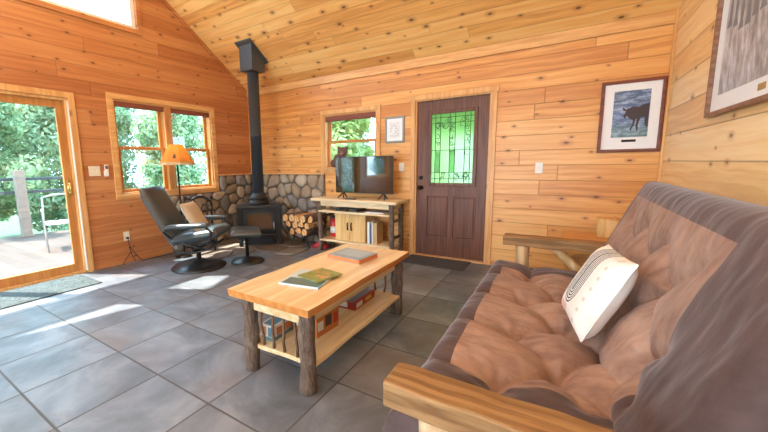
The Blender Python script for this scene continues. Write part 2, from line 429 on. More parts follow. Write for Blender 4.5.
ws2 = struct(obj('wall_stone_left', ws2, M['mortar']))
cs=[]
for p in voro(-1.62,-.05,0,1.10,.17,rng=rg):
    cy_=sum(a for a,_ in p)/len(p)
    p = clip(p,0,.832,0,1) if cy_ < -.70 else clip(p,-.725,0,-1,0)
    if len(p)>=3: cs.append(p)
struct(obj('stone_facing', stones(cs, .045, lambda u,v,h:(.02+h,u,v), rg), M['stone'], ws2, smooth=True))
struct(obj('trim_4', MB().box(0.0,1.665,-.05,0,1.10,1.12).box(0,.05,-.735,0,1.10,1.12), M['trim_x'], bevel=.004))
# slate hearth slab on the floor
hp = lambda c: (c[0] < 1.55 and c[1] > -1.5 and c[0]*.8 - c[1]*1.0 < 2.05)
cells = voro(0.08,1.7,-1.62,-.08,.36,.36,.010,random.Random(5),hp)
struct(obj('hearth_floor', stones(cells, .022, lambda u,v,h:(u,v,h), random.Random(2), True), M['slate']))

# ---- windows
def casing(mb, a0,a1,z0,z1,w,t, wall, sill=True, ear=0.0, bottom=True):
    """trim boards round an opening; wall 'L' (x=0 plane, a=y) or 'B' (y=0 plane, a=x)"""
    def B(p0,p1,q0,q1,d):
        if wall=='L': mb.box(0,d,p0,p1,q0,q1)
        else: mb.box(p0,p1,-d,0,q0,q1)
    B(a0-w,a0,z0 if bottom else 0,z1,t); B(a1,a1+w,z0 if bottom else 0,z1,t)
    B(a0-w-ear,a1+w+ear,z1,z1+w,t)
    if bottom: B(a0-w,a1+w,z0-w,z0,t)
    return mb
def reveal(mb,a0,a1,z0,z1,wall,th=.02,dep=.15):
    def B(p0,p1,q0,q1):
        if wall=='L': mb.box(-dep,0.0,p0,p1,q0,q1)
        else: mb.box(p0,p1,0,dep,q0,q1)
    B(a0,a0+th,z0,z1); B(a1-th,a1,z0,z1); B(a0+th,a1-th,z1-th,z1); B(a0+th,a1-th,z0,z0+th)
    return mb
def double_hung(root, a0,a1,z0,z1, wall, d0):
    """two sashes with panes, centred at depth d0 behind the wall face"""
    zm = (z0+z1)/2; w=.045
    for k,(lo,hi,dd) in enumerate(((z0,zm+.02,d0),(zm-.02,z1,d0+.035))):
        mb = MB(); 
        def B(p0,p1,q0,q1,e0,e1):
            if wall=='L': mb.box(-e1,-e0,p0,p1,q0,q1)
            else: mb.box(p0,p1,e0,e1,q0,q1)
        e0,e1=dd,dd+.033
        B(a0,a0+w,lo,hi,e0,e1); B(a1-w,a1,lo,hi,e0,e1); B(a0+w,a1-w,lo,lo+w*.9,e0,e1); B(a0+w,a1-w,hi-w*.9,hi,e0,e1)
        s = obj('sash', mb, M['sash_z'], root, bevel=.004)
        mb = MB(); B(a0+w-.005,a1-w+.005,lo+.03,hi-.03,dd+.014,dd+.019)
        obj('pane', mb, M['glass'], s)
        if k==0:
            mb = MB(); m=(a0+a1)/2; B(m-.03,m+.03,hi-.002,hi+.014,e0+.004,e1-.004); obj('sash_lock', mb, M['brass'], s)
w1 = struct(obj('window_1', reveal(casing(MB(),WY0,WY1,WZ0,WZ1,.07,.022,'L'),WY0,WY1,WZ0,WZ1,'L'), M['trim_y'], bevel=.004))
ym = -1.53
obj('mullion', MB().box(-.12,.012,ym-.05,ym+.05,WZ0+.02,WZ1-.02), M['sash_z'], w1, bevel=.004)
double_hung(w1, WY0+.02, ym-.05, WZ0+.02, WZ1-.02, 'L', .05)
double_hung(w1, ym+.05, WY1-.02, WZ0+.02, WZ1-.02, 'L', .05)
sh = obj('roller_shade', MB().box(-.045,.006,WY0+.02,WY1-.02,WZ1-.085,WZ1-.02), M['wine'], w1, bevel=.01)
def gable(name, y0, y1):
    mb = MB()
    def q(ya,yb,la,lb,ha,hb,x0,x1):
        mb.hexa([(x0,ya,la),(x1,ya,la),(x1,yb,lb),(x0,yb,lb),(x0,ya,ha),(x1,ya,ha),(x1,yb,hb),(x0,yb,hb)])
    w=.06
    q(y0-w,y1+w,GZ-w,GZ-w,GZ,GZ,0,.02); q(y0-w,y0,GZ,GZ,gtop(y0),gtop(y0),0,.02); q(y1,y1+w,GZ,GZ,gtop(y1),gtop(y1),0,.02)
    q(y0-w,y1+w,gtop(y0),gtop(y1),gtop(y0)+w,gtop(y1)+w,0,.02)
    r = struct(obj(name, mb, M['wall_y'], bevel=.003)); mb = MB(); i=.05
    q(y0,y1,GZ,GZ,GZ+i,GZ+i,-.12,-.03); q(y0,y0+i,GZ+i,GZ+i,gtop(y0)-i,gtop(y0+i)-i,-.12,-.03); q(y1-i,y1,GZ+i,GZ+i,gtop(y1-i)-i,gtop(y1)-i,-.12,-.03)
    q(y0,y1,gtop(y0)-i,gtop(y1)-i,gtop(y0),gtop(y1),-.12,-.03)
    f = obj('window_frame', mb, M['white'], r); mb = MB()
    q(y0+i,y1-i,GZ+i,GZ+i,gtop(y0+i)-i,gtop(y1-i)-i,-.08,-.074); obj('pane', mb, M['glass'], f)
gable('window_2', -3.44, -1.85); gable('window_3', -5.35, -3.76)
w4 = struct(obj('window_4', reveal(casing(MB(),BX0,BX1,BZ0,BZ1,.065,.02,'B'),BX0,BX1,BZ0,BZ1,'B'), M['trim_z'], bevel=.004))
double_hung(w4, BX0+.02, BX1-.02, BZ0+.02, BZ1-.02, 'B', .055)
obj('roller_shade', MB().box(BX0+.02,BX1-.02,-.01,.045,BZ1-.10,BZ1-.02), M['wine'], w4, bevel=.01)
obj('window_sill', MB().box(BX0-.065,BX1+.065,-.09,.02,BZ0-.005,BZ0+.02), M['trim_x'], w4, bevel=.004)
# unseen side and rear windows, rear pair added to let light in
for i,(x0,x1) in enumerate(((.7,2.6),(3.0,4.9))):
    mb = MB()
    for a,b,c,d in ((x0-.07,x0+.05,.33,2.27),(x1-.05,x1+.07,.33,2.27),(x0+.05,x1-.05,.33,.45),(x0+.05,x1-.05,2.15,2.27)): mb.box(a,b,YB-.1,YB+.02,c,d)
    r = struct(obj('window_%d'%(5+i), mb, M['trim_x'])); obj('pane', MB().box(x0,x1,YB-.06,YB-.055,.4,2.2), M['glass'], r)
mb = casing(MB(),-6.4,-5.0,.915,2.118,.07,.022,'L'); r = struct(obj('window_7', mb, M['trim_y'])); obj('pane', MB().box(-.07,-.065,-6.4,-5.0,.915,2.118), M['glass'], r)

# ---- sliding glass door
d1 = struct(obj('door_1', casing(MB(),DY0,DY1,0,DZ,.066,.022,'L',bottom=False), M['trim_z'], bevel=.004))
mb = MB()
for a,b in ((DY0,DY0+.03),(DY1-.03,DY1)): mb.box(-.15,.0,a,b,0,DZ)
mb.box(-.15,0,DY0+.03,DY1-.03,DZ-.03,DZ); mb.box(-.15,-.0,DY0+.03,DY1-.03,0.0,.03)
obj('jamb', mb, M['trim_z'], d1, bevel=.003)
obj('weather_strip', MB().box(-.045,.024,DY1-.012,DY1-.002,.03,DZ-.03), M['white'], d1)
ymid=(DY0+DY1)/2
for a,b,dx in ((ymid-.05,DY1-.03,-.075),(DY0+.03,ymid+.05,-.125)):
    mb=MB(); w=.08
    mb.box(dx,dx+.04,a,a+w,.03,DZ-.03).box(dx,dx+.04,b-w,b,.03,DZ-.03).box(dx,dx+.04,a+w,b-w,.03,.13).box(dx,dx+.04,a+w,b-w,DZ-.11,DZ-.03)
    p = obj('door_panel', mb, M['sash_z'], d1, bevel=.005)
    obj('pane', MB().box(dx+.017,dx+.023,a+w-.004,b-w+.004,.126,DZ-.106), M['glass'], p)
    if b > -3:
        hb = MB().box(dx+.04,dx+.05,b-.06,b-.03,.93,1.13)
        hb.tube([(dx+.045,b-.045,.96),(dx+.085,b-.045,.97),(dx+.09,b-.045,1.03),(dx+.085,b-.045,1.09),(dx+.045,b-.045,1.10)],.008,8)
        obj('handle', hb, M['brass'], p, smooth=True)

# ---- entry door
d2 = struct(obj('door_2', casing(MB(),EX0,EX1,0,EZ,.062,.02,'B',bottom=False,ear=.012), M['trim_z'], bevel=.003))
mb=MB().box(EX0-.0,EX0+.018,.0,.12,0,EZ).box(EX1-.018,EX1,0,.12,0,EZ).box(EX0+.018,EX1-.018,0,.12,EZ-.016,EZ).box(EX0+.018,EX1-.018,-.02,.13,0,.016)
obj('jamb', mb, M['trim_z'], d2)
sx0,sx1,sz0,sz1 = 3.155,4.037,.02,2.042
lx0,lx1,lz0,lz1 = 3.335,3.875,.985,1.875
mb = MB()
mb.box(sx0,lx0,.03,.075,sz0,sz1).box(lx1,sx1,.03,.075,sz0,sz1).box(lx0,lx1,.03,.075,lz1,sz1).box(lx0,lx1,.03,.075,sz0,lz0)
sl = obj('door_slab', mb, M['doorwood'], d2)
mb = MB()
for a,b,c,d in ((lx0-.035,lx0+.01,lz0-.035,lz1+.035),(lx1-.01,lx1+.035,lz0-.035,lz1+.035),(lx0+.01,lx1-.01,lz0-.035,lz0+.01),(lx0+.01,lx1-.01,lz1-.01,lz1+.035)): mb.box(a,b,.016,.034,c,d)
obj('glass_frame', mb, M['doorwood'], sl, bevel=.006)
for a,b in ((3.31,3.55),(3.655,3.895)):
    c,d=.30,.80; mb=MB()
    for w,t in ((0,.0),):
        mb.box(a,b,.024,.031,c,d)
    q = obj('raised_panel', mb, M['doorwood'], sl, bevel=.006)
    mb=MB()
    for e,f,g,h in ((a-.02,a-.004,c-.02,d+.02),(b+.004,b+.02,c-.02,d+.02),(a-.004,b+.004,c-.02,c-.004),(a-.004,b+.004,d+.004,d+.02)): mb.box(e,f,.021,.032,g,h)
    obj('panel_moulding', mb, M['doorwood'], q, bevel=.004)
pg = obj('leaded_glass', MB().box(lx0,lx1,.048,.054,lz0,lz1), M['lead_glass'], d2)
mb = MB()
def came(x0,z0,x1,z1,r=.004): mb.tube([(x0,.044,z0),(x1,.044,z1)], r, 6)
lw,lh = lx1-lx0, lz1-lz0
for f in (.10,.22,.44,.56,.78,.90):
    came(lx0+lw*f, lz0+.01, lx0+lw*f, lz1-.01)
for f in (.07,.16,.48,.86,.94): came(lx0+.01, lz0+lh*f, lx1-.01, lz0+lh*f)
rr = random.Random(4)
def vine(cx,cz,w,h,n):
    for _ in range(n):
        x=cx+rr.uniform(-w,w); z=cz+rr.uniform(-h,h); r=rr.uniform(.012,.028); a0=rr.uniform(0,6)
        mb.tube([(x+r*cos(a0+a*.7),.044,z+r*sin(a0+a*.7)) for a in range(7)],.003,5)
vine(lx0+lw*.5,lz0+lh*.86,lw*.38,lh*.06,26); vine(lx0+lw*.5,lz0+lh*.115,lw*.40,lh*.045,24); vine(lx0+lw*.5,lz0+lh*.62,lw*.04,lh*.2,12)
vine(lx0+lw*.16,lz0+lh*.5,lw*.03,lh*.33,10); vine(lx0+lw*.84,lz0+lh*.5,lw*.03,lh*.33,10)
obj('lead_came', mb, flat('dark_lead',(.04,.05,.04),.4,.7), pg)
tx0 = t = NT('clear_bevel_glass')
tl = t.N('BsdfTranslucent',{'Color':(.62,.72,.66,1)}); tr=t.N('BsdfTransparent',{'Color':(1,1,1,1)}); mm=t.N('MixShader',{0:.5,1:tr.outputs[0],2:tl.outputs[0]}); t.t.links.new(mm.outputs[0],t.out.inputs[0])
mb = MB()
for f0,f1 in ((.10,.22),(.44,.56)): mb.box(lx0+lw*f0+.004,lx0+lw*f1-.004,.0395,.0405,lz0+lh*.16,lz0+lh*.48)
obj('bevelled_strip', mb, t.mat, pg)
hb = MB()
hb.lathe([(.0,0),(.028,0),(.028,.012),(.012,.016),(.012,.045),(.03,.055),(.03,.075),(.0,.08)],16,Tm(3.215,.03,.93,rx=pi/2))
obj('door_knob', hb, M['bronze'], d2, smooth=True)
obj('deadbolt', MB().lathe([(0,0),(.026,0),(.026,.018),(.0,.022)],16,Tm(3.215,.03,1.06,rx=pi/2)), M['bronze'], d2, smooth=True)

# ------------------------------------------------------------------ outside
struct(obj('ground', MB().box(-40,14,-25,30,-1.3,-1.2), M['ground']))
struct(obj('deck_floor', MB().box(-4.05,-.15,-8,1.2,-.16,-.04), M['deck']))
dr = thing('deck_railing', 'slate blue horizontal deck rails beyond the sliding glass door', 'railing', (-3.9,-3.5,-.04))
for y in (-4.3,-1.5,1.25,2.75):
    obj('post', MB().box(-.075,.075,y-.075,y+.075,0,1.285), M['post'], dr, bevel=.008)
for z in (.86,1.11): obj('rail', MB().box(-.11,-.076,-4.45,2.83,z-.028,z+.028).box(-.11,-.074,2.83,2.85,z-.028,z+.028) if False else MB().box(-.11,-.076,-4.45,2.83,z-.028,z+.028), M['rail'], dr, bevel=.004)

def crown(seed, n, rx, rz, leafsz, blobs):
    r = random.Random(seed); mb = MB(); cs=[]
    for _ in range(blobs):
        a=r.uniform(0,2*pi); q=sqrt(r.random())*.75; cs.append((cos(a)*q*rx, sin(a)*q*rx, r.uniform(-.75,.8)*rz, r.uniform(.28,.5)*rx))
    for i in range(n):
        cx,cy,cz,br = cs[i%blobs]
        d = Vector((r.gauss(0,1),r.gauss(0,1),r.gauss(0,1))).normalized()*br*(r.random()**.35)
        c = Vector((cx,cy,cz))+d
        n_ = (d.normalized()+Vector((r.gauss(0,.7),r.gauss(0,.7),r.gauss(.5,.6)))).normalized()
        a = n_.orthogonal().normalized(); a.rotate(Matrix.Rotation(r.uniform(0,6.28),3,n_)); b = n_.cross(a)
        s = leafsz*r.uniform(.6,1.3)
        mb.add([c-a*s, c-b*s*.45, c+a*s, c+b*s*.45], [(0,1,2,3)])
    return mb
def make_tree(seed, leafm, h, rx, rz, n, lab, grp):
    e = thing('broadleaf_tree', lab, 'tree', (0,0,-1.2), 0, grp)
    mb = crown(seed, n, rx, rz, .075, 40)
    for i,v in enumerate(mb.v): mb.v[i] = v+Vector((0,0,h-rz*.6))
    obj('foliage', mb, leafm, e)
    tb = MB().tube([(0,0,0),(.05,.03,h*.4),(-.04,.06,h*.75),(.02,0,h)],[.11,.09,.06,.03],8,.08)
    for k in range(5):
        a=k*1.3; z=h*(.4+.09*k); tb.tube([(0,0,z),(cos(a)*rx*.4,sin(a)*rx*.4,z+.5),(cos(a)*rx*.7,sin(a)*rx*.7,z+.8)],[.04,.025,.01],6)
    obj('trunk', tb, M['trunk'], e, smooth=True)
    return e
def dup(root, loc, rz, sc, label=None, group=None):
    c = root.copy(); COL.objects.link(c); c.location=loc; c.rotation_euler=(0,0,rz); c.scale=(sc,sc,sc)
    if label: c['label']=label
    if group: c['group']=group
    for ch in list(root.children):
        k = ch.copy(); COL.objects.link(k); k.parent = c
    return c
LD = 'light green broadleaf tree growing beyond the deck railing'
LB = 'yellow green broadleaf tree growing outside the window behind the television'
t1 = make_tree(1, M['leaf1'], 5.0, 1.12, 3.2, 16000, LD, 'trees beyond the deck')
t2 = make_tree(2, M['leaf3'], 4.8, 1.12, 3.1, 16000, LD, 'trees beyond the deck')
t3 = make_tree(3, M['leaf2'], 4.8, 1.12, 3.1, 16000, LB, 'trees behind the house')
t1.location=(-6.3,-3.4,-1.2); t2.location=(-6.4,-.6,-1.2); t3.location=(2.0,4.2,-1.2)
k=0
for x,y,s in ((-6.2,2.2,1.0),(-6.3,5.0,1.0),(-6.3,-6.2,1.0),(-8.9,-4.8,1.08),(-8.9,-1.9,1.1),(-8.9,1.0,1.08),(-8.9,3.9,1.1),(-9,6.8,1.1),(-6.2,7.9,1.0),(-11.8,-3.4,1.15),(-11.8,-.3,1.15),(-11.8,2.8,1.15),(-11.8,5.9,1.15),(-6.3,-9.0,1.0),(-9,-7.8,1.1),(-6.3,-11.8,1.0),(-6.3,-14.6,1.0),(-5.2,-17.4,1.0),(-9,-13.4,1.1),(-8.5,-16.6,1.1),(-2.4,-18.4,1.0)):
    k+=1; dup(t1 if k%2 else t2, (x,y,-1.2), k*1.7, s, LD, 'trees beyond the deck')
for x,y,s in ((-.8,4.4,1.0),(4.8,4.3,1.0),(.5,7.0,1.1),(3.4,7.0,1.1),(-2.5,7.2,1.1),(6.3,7.2,1.1),(1.9,9.9,1.15),(-1.2,10,1.15)):
    k+=1; dup(t3, (x,y,-1.2), k*1.7, s, LB, 'trees behind the house')
# outdoor chair
oc = thing('patio_chair', 'grey metal tube chair standing on the sunny deck outside', 'chair', (-2.10,-2.22,-.04), R_(165))
mb = MB()
for s in (-1,1):
    mb.tube([(.24,.24*s,0),(.22,.25*s,.3),(.20,.26*s,.62),(.1,.26*s,.65),(-.2,.26*s,.64)],.011,8)
    mb.tube([(-.30,.24*s,0),(-.22,.25*s,.3),(-.20,.25*s,.45),(-.27,.24*s,.86)],.011,8)
mb.tube([(-.27,-.24,.86),(-.28,-.1,.9),(-.28,.1,.9),(-.27,.24,.86)],.011,8); mb.tube([(.22,-.25,.42),(.22,.25,.42)],.01,8); mb.tube([(-.2,-.25,.42),(-.2,.25,.42)],.01,8)
obj('chair_frame', mb, M['chrome'], oc, smooth=True)
obj('seat', MB().box(-.2,.23,-.235,.235,.42,.435), flat('pale_mesh_seat',(.55,.6,.62),.6), oc, bevel=.005)

# ------------------------------------------------------------------ stove
sv = thing('wood_stove', 'black cast iron wood stove with glass door in the stone corner', 'stove', (.75,-.56,.0), R_(-45)); sv.scale = (1,1,.945)
# local: +x faces the room
mb = MB().box(-.22,.22,-.29,.29,.20,.64)
obj('firebox', mb, M['black'], sv, bevel=.012)
obj('top_plate', MB().box(-.26,.27,-.34,.34,.64,.69), M['black'], sv, bevel=.012)
obj('ash_lip', MB().box(.20,.33,-.27,.27,.20,.225), M['black'], sv, bevel=.008)
obj('pedestal', MB().box(-.18,.16,-.20,.20,.022,.20), M['black'], sv, bevel=.008)
for sx in (-.2,.2):
    for sy in (-.29,.29):
        obj('leg', MB().hexa([(sx-.03,sy-.03,.018),(sx+.03,sy-.03,.018),(sx+.03,sy+.03,.018),(sx-.03,sy+.03,.018),(sx-.045,sy-.045,.66),(sx+.045,sy-.045,.66),(sx+.045,sy+.045,.66),(sx-.045,sy+.045,.66)]), M['black'], sv, bevel=.006)
def archpoly(hw,z0,z1,rise,n=10):
    return [(-hw,z0),(hw,z0)]+[(hw*cos(pi*i/n), z1+rise*sin(pi*i/n)) for i in range(n+1)]
def ring_prism(mb, outer, inner, x0, x1, Mx=None):
    n=len(outer); vs=[(x0,a,b) for a,b in outer]+[(x0,a,b) for a,b in inner]+[(x1,a,b) for a,b in outer]+[(x1,a,b) for a,b in inner]
    fs=[]
    for i in range(n):
        j=(i+1)%n
        fs += [(i,n+i,n+j,j),(2*n+i,2*n+j,3*n+j,3*n+i),(i,j,2*n+j,2*n+i),(n+i,3*n+i,3*n+j,n+j)]
    mb.add(vs,fs,Mx)
dmb = MB(); ring_prism(dmb, archpoly(.235,.25,.53,.075), archpoly(.185,.30,.51,.055), .22,.262)
sd = obj('stove_door', dmb, M['black'], sv, bevel=.005)
mb = MB(); po=archpoly(.19,.295,.512,.056); mb.add([(.235,a,b) for a,b in po]+[(.242,a,b) for a,b in po],[tuple(range(len(po))),tuple(range(2*len(po)-1,len(po)-1,-1))]+[(i,(i+1)%len(po),len(po)+(i+1)%len(po),len(po)+i) for i in range(len(po))])
obj('door_glass', mb, flat('sooty_stove_glass',(.10,.055,.025),.12,Specular_IOR_Level=.8), sd)  # orange-brown reflection is put into the glass colour
obj('door_handle', MB().tube([(.262,.215,.40),(.30,.215,.40),(.305,.215,.30)],.011,8), M['chrome'], sd, smooth=True)
sv2 = MB().lathe([(.0,.69),(.165,.69),(.165,.73),(.15,.74),(.145,.78),(.165,.785),(.165,.80),(.135,.805),(.125,.84),(.105,.86),(.105,.875)],32)
obj('flue_collar', sv2, M['black'], sv, smooth=True)
obj('flue_pipe', MB().lathe([(.086,.86),(.086,1.8),(.089,1.8),(.089,1.82),(.086,1.82),(.086,2.812)],32,None), M['blackpaint'], sv, smooth=True)
bx = thing('chimney_support_box', 'charcoal metal chimney box flush against the sloped pine ceiling', 'chimney box', (.75,-.56,2.60))
hw=.13; zt=lambda y: roof(-.56+y)-2.60
mb = MB().hexa([(-hw,-hw,.06),(hw,-hw,.06),(hw,hw,.06),(-hw,hw,.06),(-hw,-hw,zt(-hw)),(hw,-hw,zt(-hw)),(hw,hw,zt(hw)),(-hw,hw,zt(hw))])
obj('box_body', mb, M['steel_blue'], bx, bevel=.004)
mb = MB(); a=.165; y0,y1=-.18,.18
mb.hexa([(-a,y0,zt(y0)-.022),(a,y0,zt(y0)-.022),(a,y1,zt(y1)-.022),(-a,y1,zt(y1)-.022),(-a,y0,zt(y0)-.002),(a,y0,zt(y0)-.002),(a,y1,zt(y1)-.002),(-a,y1,zt(y1)-.002)])
obj('flange', mb, M['steel_blue'], bx, bevel=.003)

# ------------------------------------------------------------------ recliner + ottoman
def pad(L, Wd, T, n=10, m=8, pinch=.06, bulge=.0):
    """rounded padded slab: x 0..L, y -Wd/2..Wd/2, z 0..T"""
    mb=MB(); vs=[]; fs=[]
    def prof(d): e=min(d/pinch,1.0); return sqrt(max(0,1-(1-e)**2))
    for sgn in (1,-1):
        for i in range(n+1):
            for j in range(m+1):
                u=(1-cos(pi*i/n))/2; v=(1-cos(pi*j/m))/2
                x=u*L; y=(v-.5)*Wd
                # round plan corners
                d=min(x,L-x,y+Wd/2,Wd/2-y); h=T/2*prof(d)*(1+bulge*sin(pi*u)*sin(pi*v))
                vs.append((x,y,T/2+sgn*h))
    N=(n+1)*(m+1)
    for i in range(n):
        for j in range(m):
            a=i*(m+1)+j; fs.append((a,a+m+1,a+m+2,a+1)); fs.append((N+a,N+a+1,N+a+m+2,N+a+m+1))
    mb.add(vs,fs); return mb
def xf(mb, Mx):
    for i,v in enumerate(mb.v): mb.v[i]=Mx@v
    return mb
rc = thing('recliner_chair', 'black leather swivel recliner beside the left window with beige cushion', 'armchair', (1.0,-1.87,0), R_(33))
obj('swivel_base', MB().lathe([(.0,.0),(.325,.0),(.33,.012),(.31,.03),(.2,.055),(.08,.085),(.045,.10),(.0,.10)],36), M['plastic'], rc, smooth=True)
mb = MB().lathe([(.0,.09),(.03,.09),(.03,.27),(.0,.27)],14)
for s in (-1,1):
    mb.tube([(-.18,.2*s,.24),(0,.2*s,.22),(.18,.2*s,.26),(.26,.2*s,.31)],.013,8)
    mb.tube([(.18,.2*s,.26),(.0,.22*s,.32),(-.12,.24*s,.36)],.013,8)
mb.tube([(0,-.2,.225),(0,.2,.225)],.016,8); mb.tube([(.18,-.2,.26),(.18,.2,.26)],.012,8)
obj('mechanism', mb, M['black'], rc, smooth=True)
st = xf(pad(.57,.54,.14,pinch=.07,bulge=.1), Tm(-.20,0,.31,ry=R_(-9)))
obj('seat', st, M['leather'], rc, smooth=True, sub=1)
bk = xf(pad(.72,.52,.14,pinch=.08,bulge=.15), Tm(-.12,0,.36,ry=R_(-118)))
obj('backrest', bk, M['leather'], rc, smooth=True, sub=1)
obj('headrest', xf(pad(.24,.50,.10,pinch=.06,bulge=.2), Tm(-.375,0,.83,ry=R_(-118))), M['leather'], rc, smooth=True, sub=1)
for s in (-1,1):
    ar = obj('armrest', xf(pad(.50,.10,.06,pinch=.035), Tm(-.22,.32*s,.535,ry=R_(-2))), M['leather'], rc, smooth=True, sub=1)
    obj('arm_support', MB().tube([(.24,.32*s,.55),(.30,.32*s,.50),(.27,.31*s,.40),(.12,.28*s,.33)],.017,8), M['plastic'], ar, smooth=True)
    obj('rear_support', MB().tube([(-.22,.32*s,.55),(-.27,.30*s,.5),(-.20,.27*s,.42)],.014,8), M['plastic'], ar, smooth=True)
def cushion(w, h, T, n=14):
    mb=MB(); vs=[]; fs=[]
    for sgn in (1,-1):
        for i in range(n+1):
            for j in range(n+1):
                u=-1+2*i/n; v=-1+2*j/n
                px=u*(1-.06*(1-abs(v)**2)); py=v*(1-.06*(1-abs(u)**2))
                px=u*(1-.05*(1-v*v)); py=v*(1-.05*(1-u*u))
                t=max(0,(1-u**4)*(1-v**4))**.55
                vs.append((px*w/2,py*h/2,sgn*t*T/2 + .006*mnoise.noise((u*2,v*2,sgn))))
    N=(n+1)**2
    for i in range(n):
        for j in range(n):
            a=i*(n+1)+j; fs.append((a,a+n+1,a+n+2,a+1)); fs.append((N+a,N+a+1,N+a+n+2,N+a+n+1))
    mb.add(vs,fs); return mb
cu = thing('throw_cushion', 'beige square cushion leaning on the black recliner backrest', 'cushion', (1.0,-1.87,0), R_(33))
obj('cover', xf(cushion(.42,.40,.11), Tm(-.015,.02,.635,ry=R_(-118+180))), M['beige'], cu, smooth=True, sub=1)
ot = thing('ottoman', 'black leather footstool on a round pedestal before the stove', 'footstool', (1.365,-1.40,0), R_(50))
obj('round_base', MB().lathe([(.0,.0),(.215,.0),(.22,.01),(.2,.025),(.1,.05),(.035,.07),(.0,.07)],32), M['plastic'], ot, smooth=True)
obj('stem', MB().lathe([(.0,.06),(.024,.06),(.024,.34),(.06,.345),(.06,.36),(0,.36)],14), M['black'], ot, smooth=True)
obj('seat_pad', xf(pad(.38,.45,.10,pinch=.05,bulge=.1), Tm(-.2,0,.355,ry=R_(2))), M['leather'], ot, smooth=True, sub=1)

# floor lamp
fl = thing('floor_lamp', 'slim floor lamp with orange parchment shade behind the recliner', 'lamp', (.36,-1.66,0))
obj('lamp_base', MB().lathe([(.0,0),(.13,0),(.13,.015),(.03,.03),(.012,.05),(.0,.05)],24), M['bronze'], fl, smooth=True)
obj('lamp_pole', MB().tube([(0,0,.03),(0,0,1.30)],.011,10), M['bronze'], fl, smooth=True)
tb = NT('parchment_shade'); n = tb.noise(tb.coord(), 12, 3); c = tb.mix(n,(.78,.36,.075),(.88,.50,.15))
dd = tb.N('BsdfDiffuse',{'Color':c}); tt = tb.N('BsdfTranslucent',{'Color':c}); mx = tb.N('MixShader',{0:.5,1:dd.outputs[0],2:tt.outputs[0]}); tb.t.links.new(mx.outputs[0],tb.out.inputs[0])
mb = MB(); prof=[(.235,1.285),(.16,1.42),(.085,1.555)]
mb.lathe([(.235,1.285),(.16,1.42),(.085,1.555),(.082,1.555),(.157,1.42),(.231,1.285),(.235,1.285)],8,Tm(rz=R_(22)))
lsh = obj('lamp_shade', mb, tb.mat, fl)
obj('shade_band', MB().lathe([(.2375,1.283),(.221,1.318),(.219,1.318),(.2345,1.283),(.2375,1.283)],8,Tm(rz=R_(22))), flat('birch_bark_band',(.50,.36,.2),.8,nz=.3,scale=50), lsh)
pc = MB()
for k in range(5): pc.ball((.155*cos(-.75),.155*sin(-.75),1.345+.018*k),(.012+.007*(2-abs(k-2)),)*3, seg=8, rings=5)
obj('pine_cone_ornament', pc, M['twig'], lsh)
obj('bulb', MB().ball((0,0,1.40),(.03,.03,.045)), flat('bulb_glass',(.9,.85,.7),.3), fl, smooth=True)

# wrought iron stand behind the recliner
wi = thing('iron_fireplace_rack', 'black twisted wrought iron rack with arched top by the stone', 'iron rack', (.34,-1.34,.0), R_(60))
mb = MB()
for s in (-1,1):
    pts=[(.155*s+.008*cos(i*1.3),.008*sin(i*1.3),.03+i*.033) for i in range(23)]
    mb.tube(pts,.015,8)
    mb.ball((.155*s,0,.795),.024,seg=10,rings=6)
    mb.tube([(.155*s,-.15,.01),(.155*s,-.06,.05),(.155*s,0,.10),(.155*s,.06,.05),(.155*s,.15,.01)],.012,8)
obj('twisted_post', mb, M['black'], wi, smooth=True)
mb = MB().tube(arc((0,0,.67),.155,pi,0,14),.012,8).tube([(-.155,0,.60),(.155,0,.60)],.010,8).tube([(-.155,0,.12),(.155,0,.12)],.010,8)
for s in (-1,1):
    mb.tube([(0,0,.60)]+[( s*(.07+.05*cos(a)*(1-a/9)),0,.71+.05*sin(a)*(1-a/9)) for a in [pi+i*.5 for i in range(12)]],.008,6)
    mb.tube([(.03*s,0,.60),(.05*s,0,.4),(.03*s,0,.12)],.008,6); mb.tube([(.1*s,0,.60),(.08*s,0,.36),(.1*s,0,.12)],.008,6)
obj('arched_panel', mb, M['black'], wi, smooth=True)

# ------------------------------------------------------------------ firewood
fr = thing('log_holder', 'black scrolled iron log cradle on the hearth beside the stove', 'log holder', (1.50,-.33,.022))
HR = .29
for y in (-.14,.14):
    mb = MB().tube(arc((0,y,.42),HR,R_(203),R_(337),16),.010,8)
    for s in (-1,1):
        ex = HR*cos(R_(23))*s; ez=.42-HR*sin(R_(23))
        mb.tube([(ex,y,ez)]+[(ex+s*(.028-.028*cos(a)*(1-a/8)),y,ez+.028*sin(a)*(1-a/8)+.016*a) for a in [i*.6 for i in range(9)]],.008,6)
        mb.tube([(.12*s,y,.156),(.16*s,y,.01),(.19*s,y,.0)],.010,8)
    obj('cradle_hoop', mb, M['black'], fr, smooth=True)
for q,z in ((0,.125),(-.2,.205),(.2,.205)): obj('cross_bar', MB().tube([(q,-.14,z),(q,.14,z)],.007,8), M['black'], fr, smooth=True)
M['split'] = wood('split_log_face', (.50,.24,.08), (.74,.46,.21), 1, .75, 40, .1, .4)
rw = random.Random(21)
LOGL = ['split firewood log lying %s on the iron cradle' % s for s in ('at the bottom left','at the bottom centre','at the bottom right')]
LOGM = ['split firewood log in the middle layer, %s of the cradle' % s for s in ('left end','left of centre','right of centre','right end')]
LOGT = ['split firewood log on top of the cradle pile, %s' % s for s in ('far left','left of centre','centre','right of centre','far right')]
rows = [(.235,LOGL,.116),(.337,LOGM,.116),(.439,LOGT,.113)]
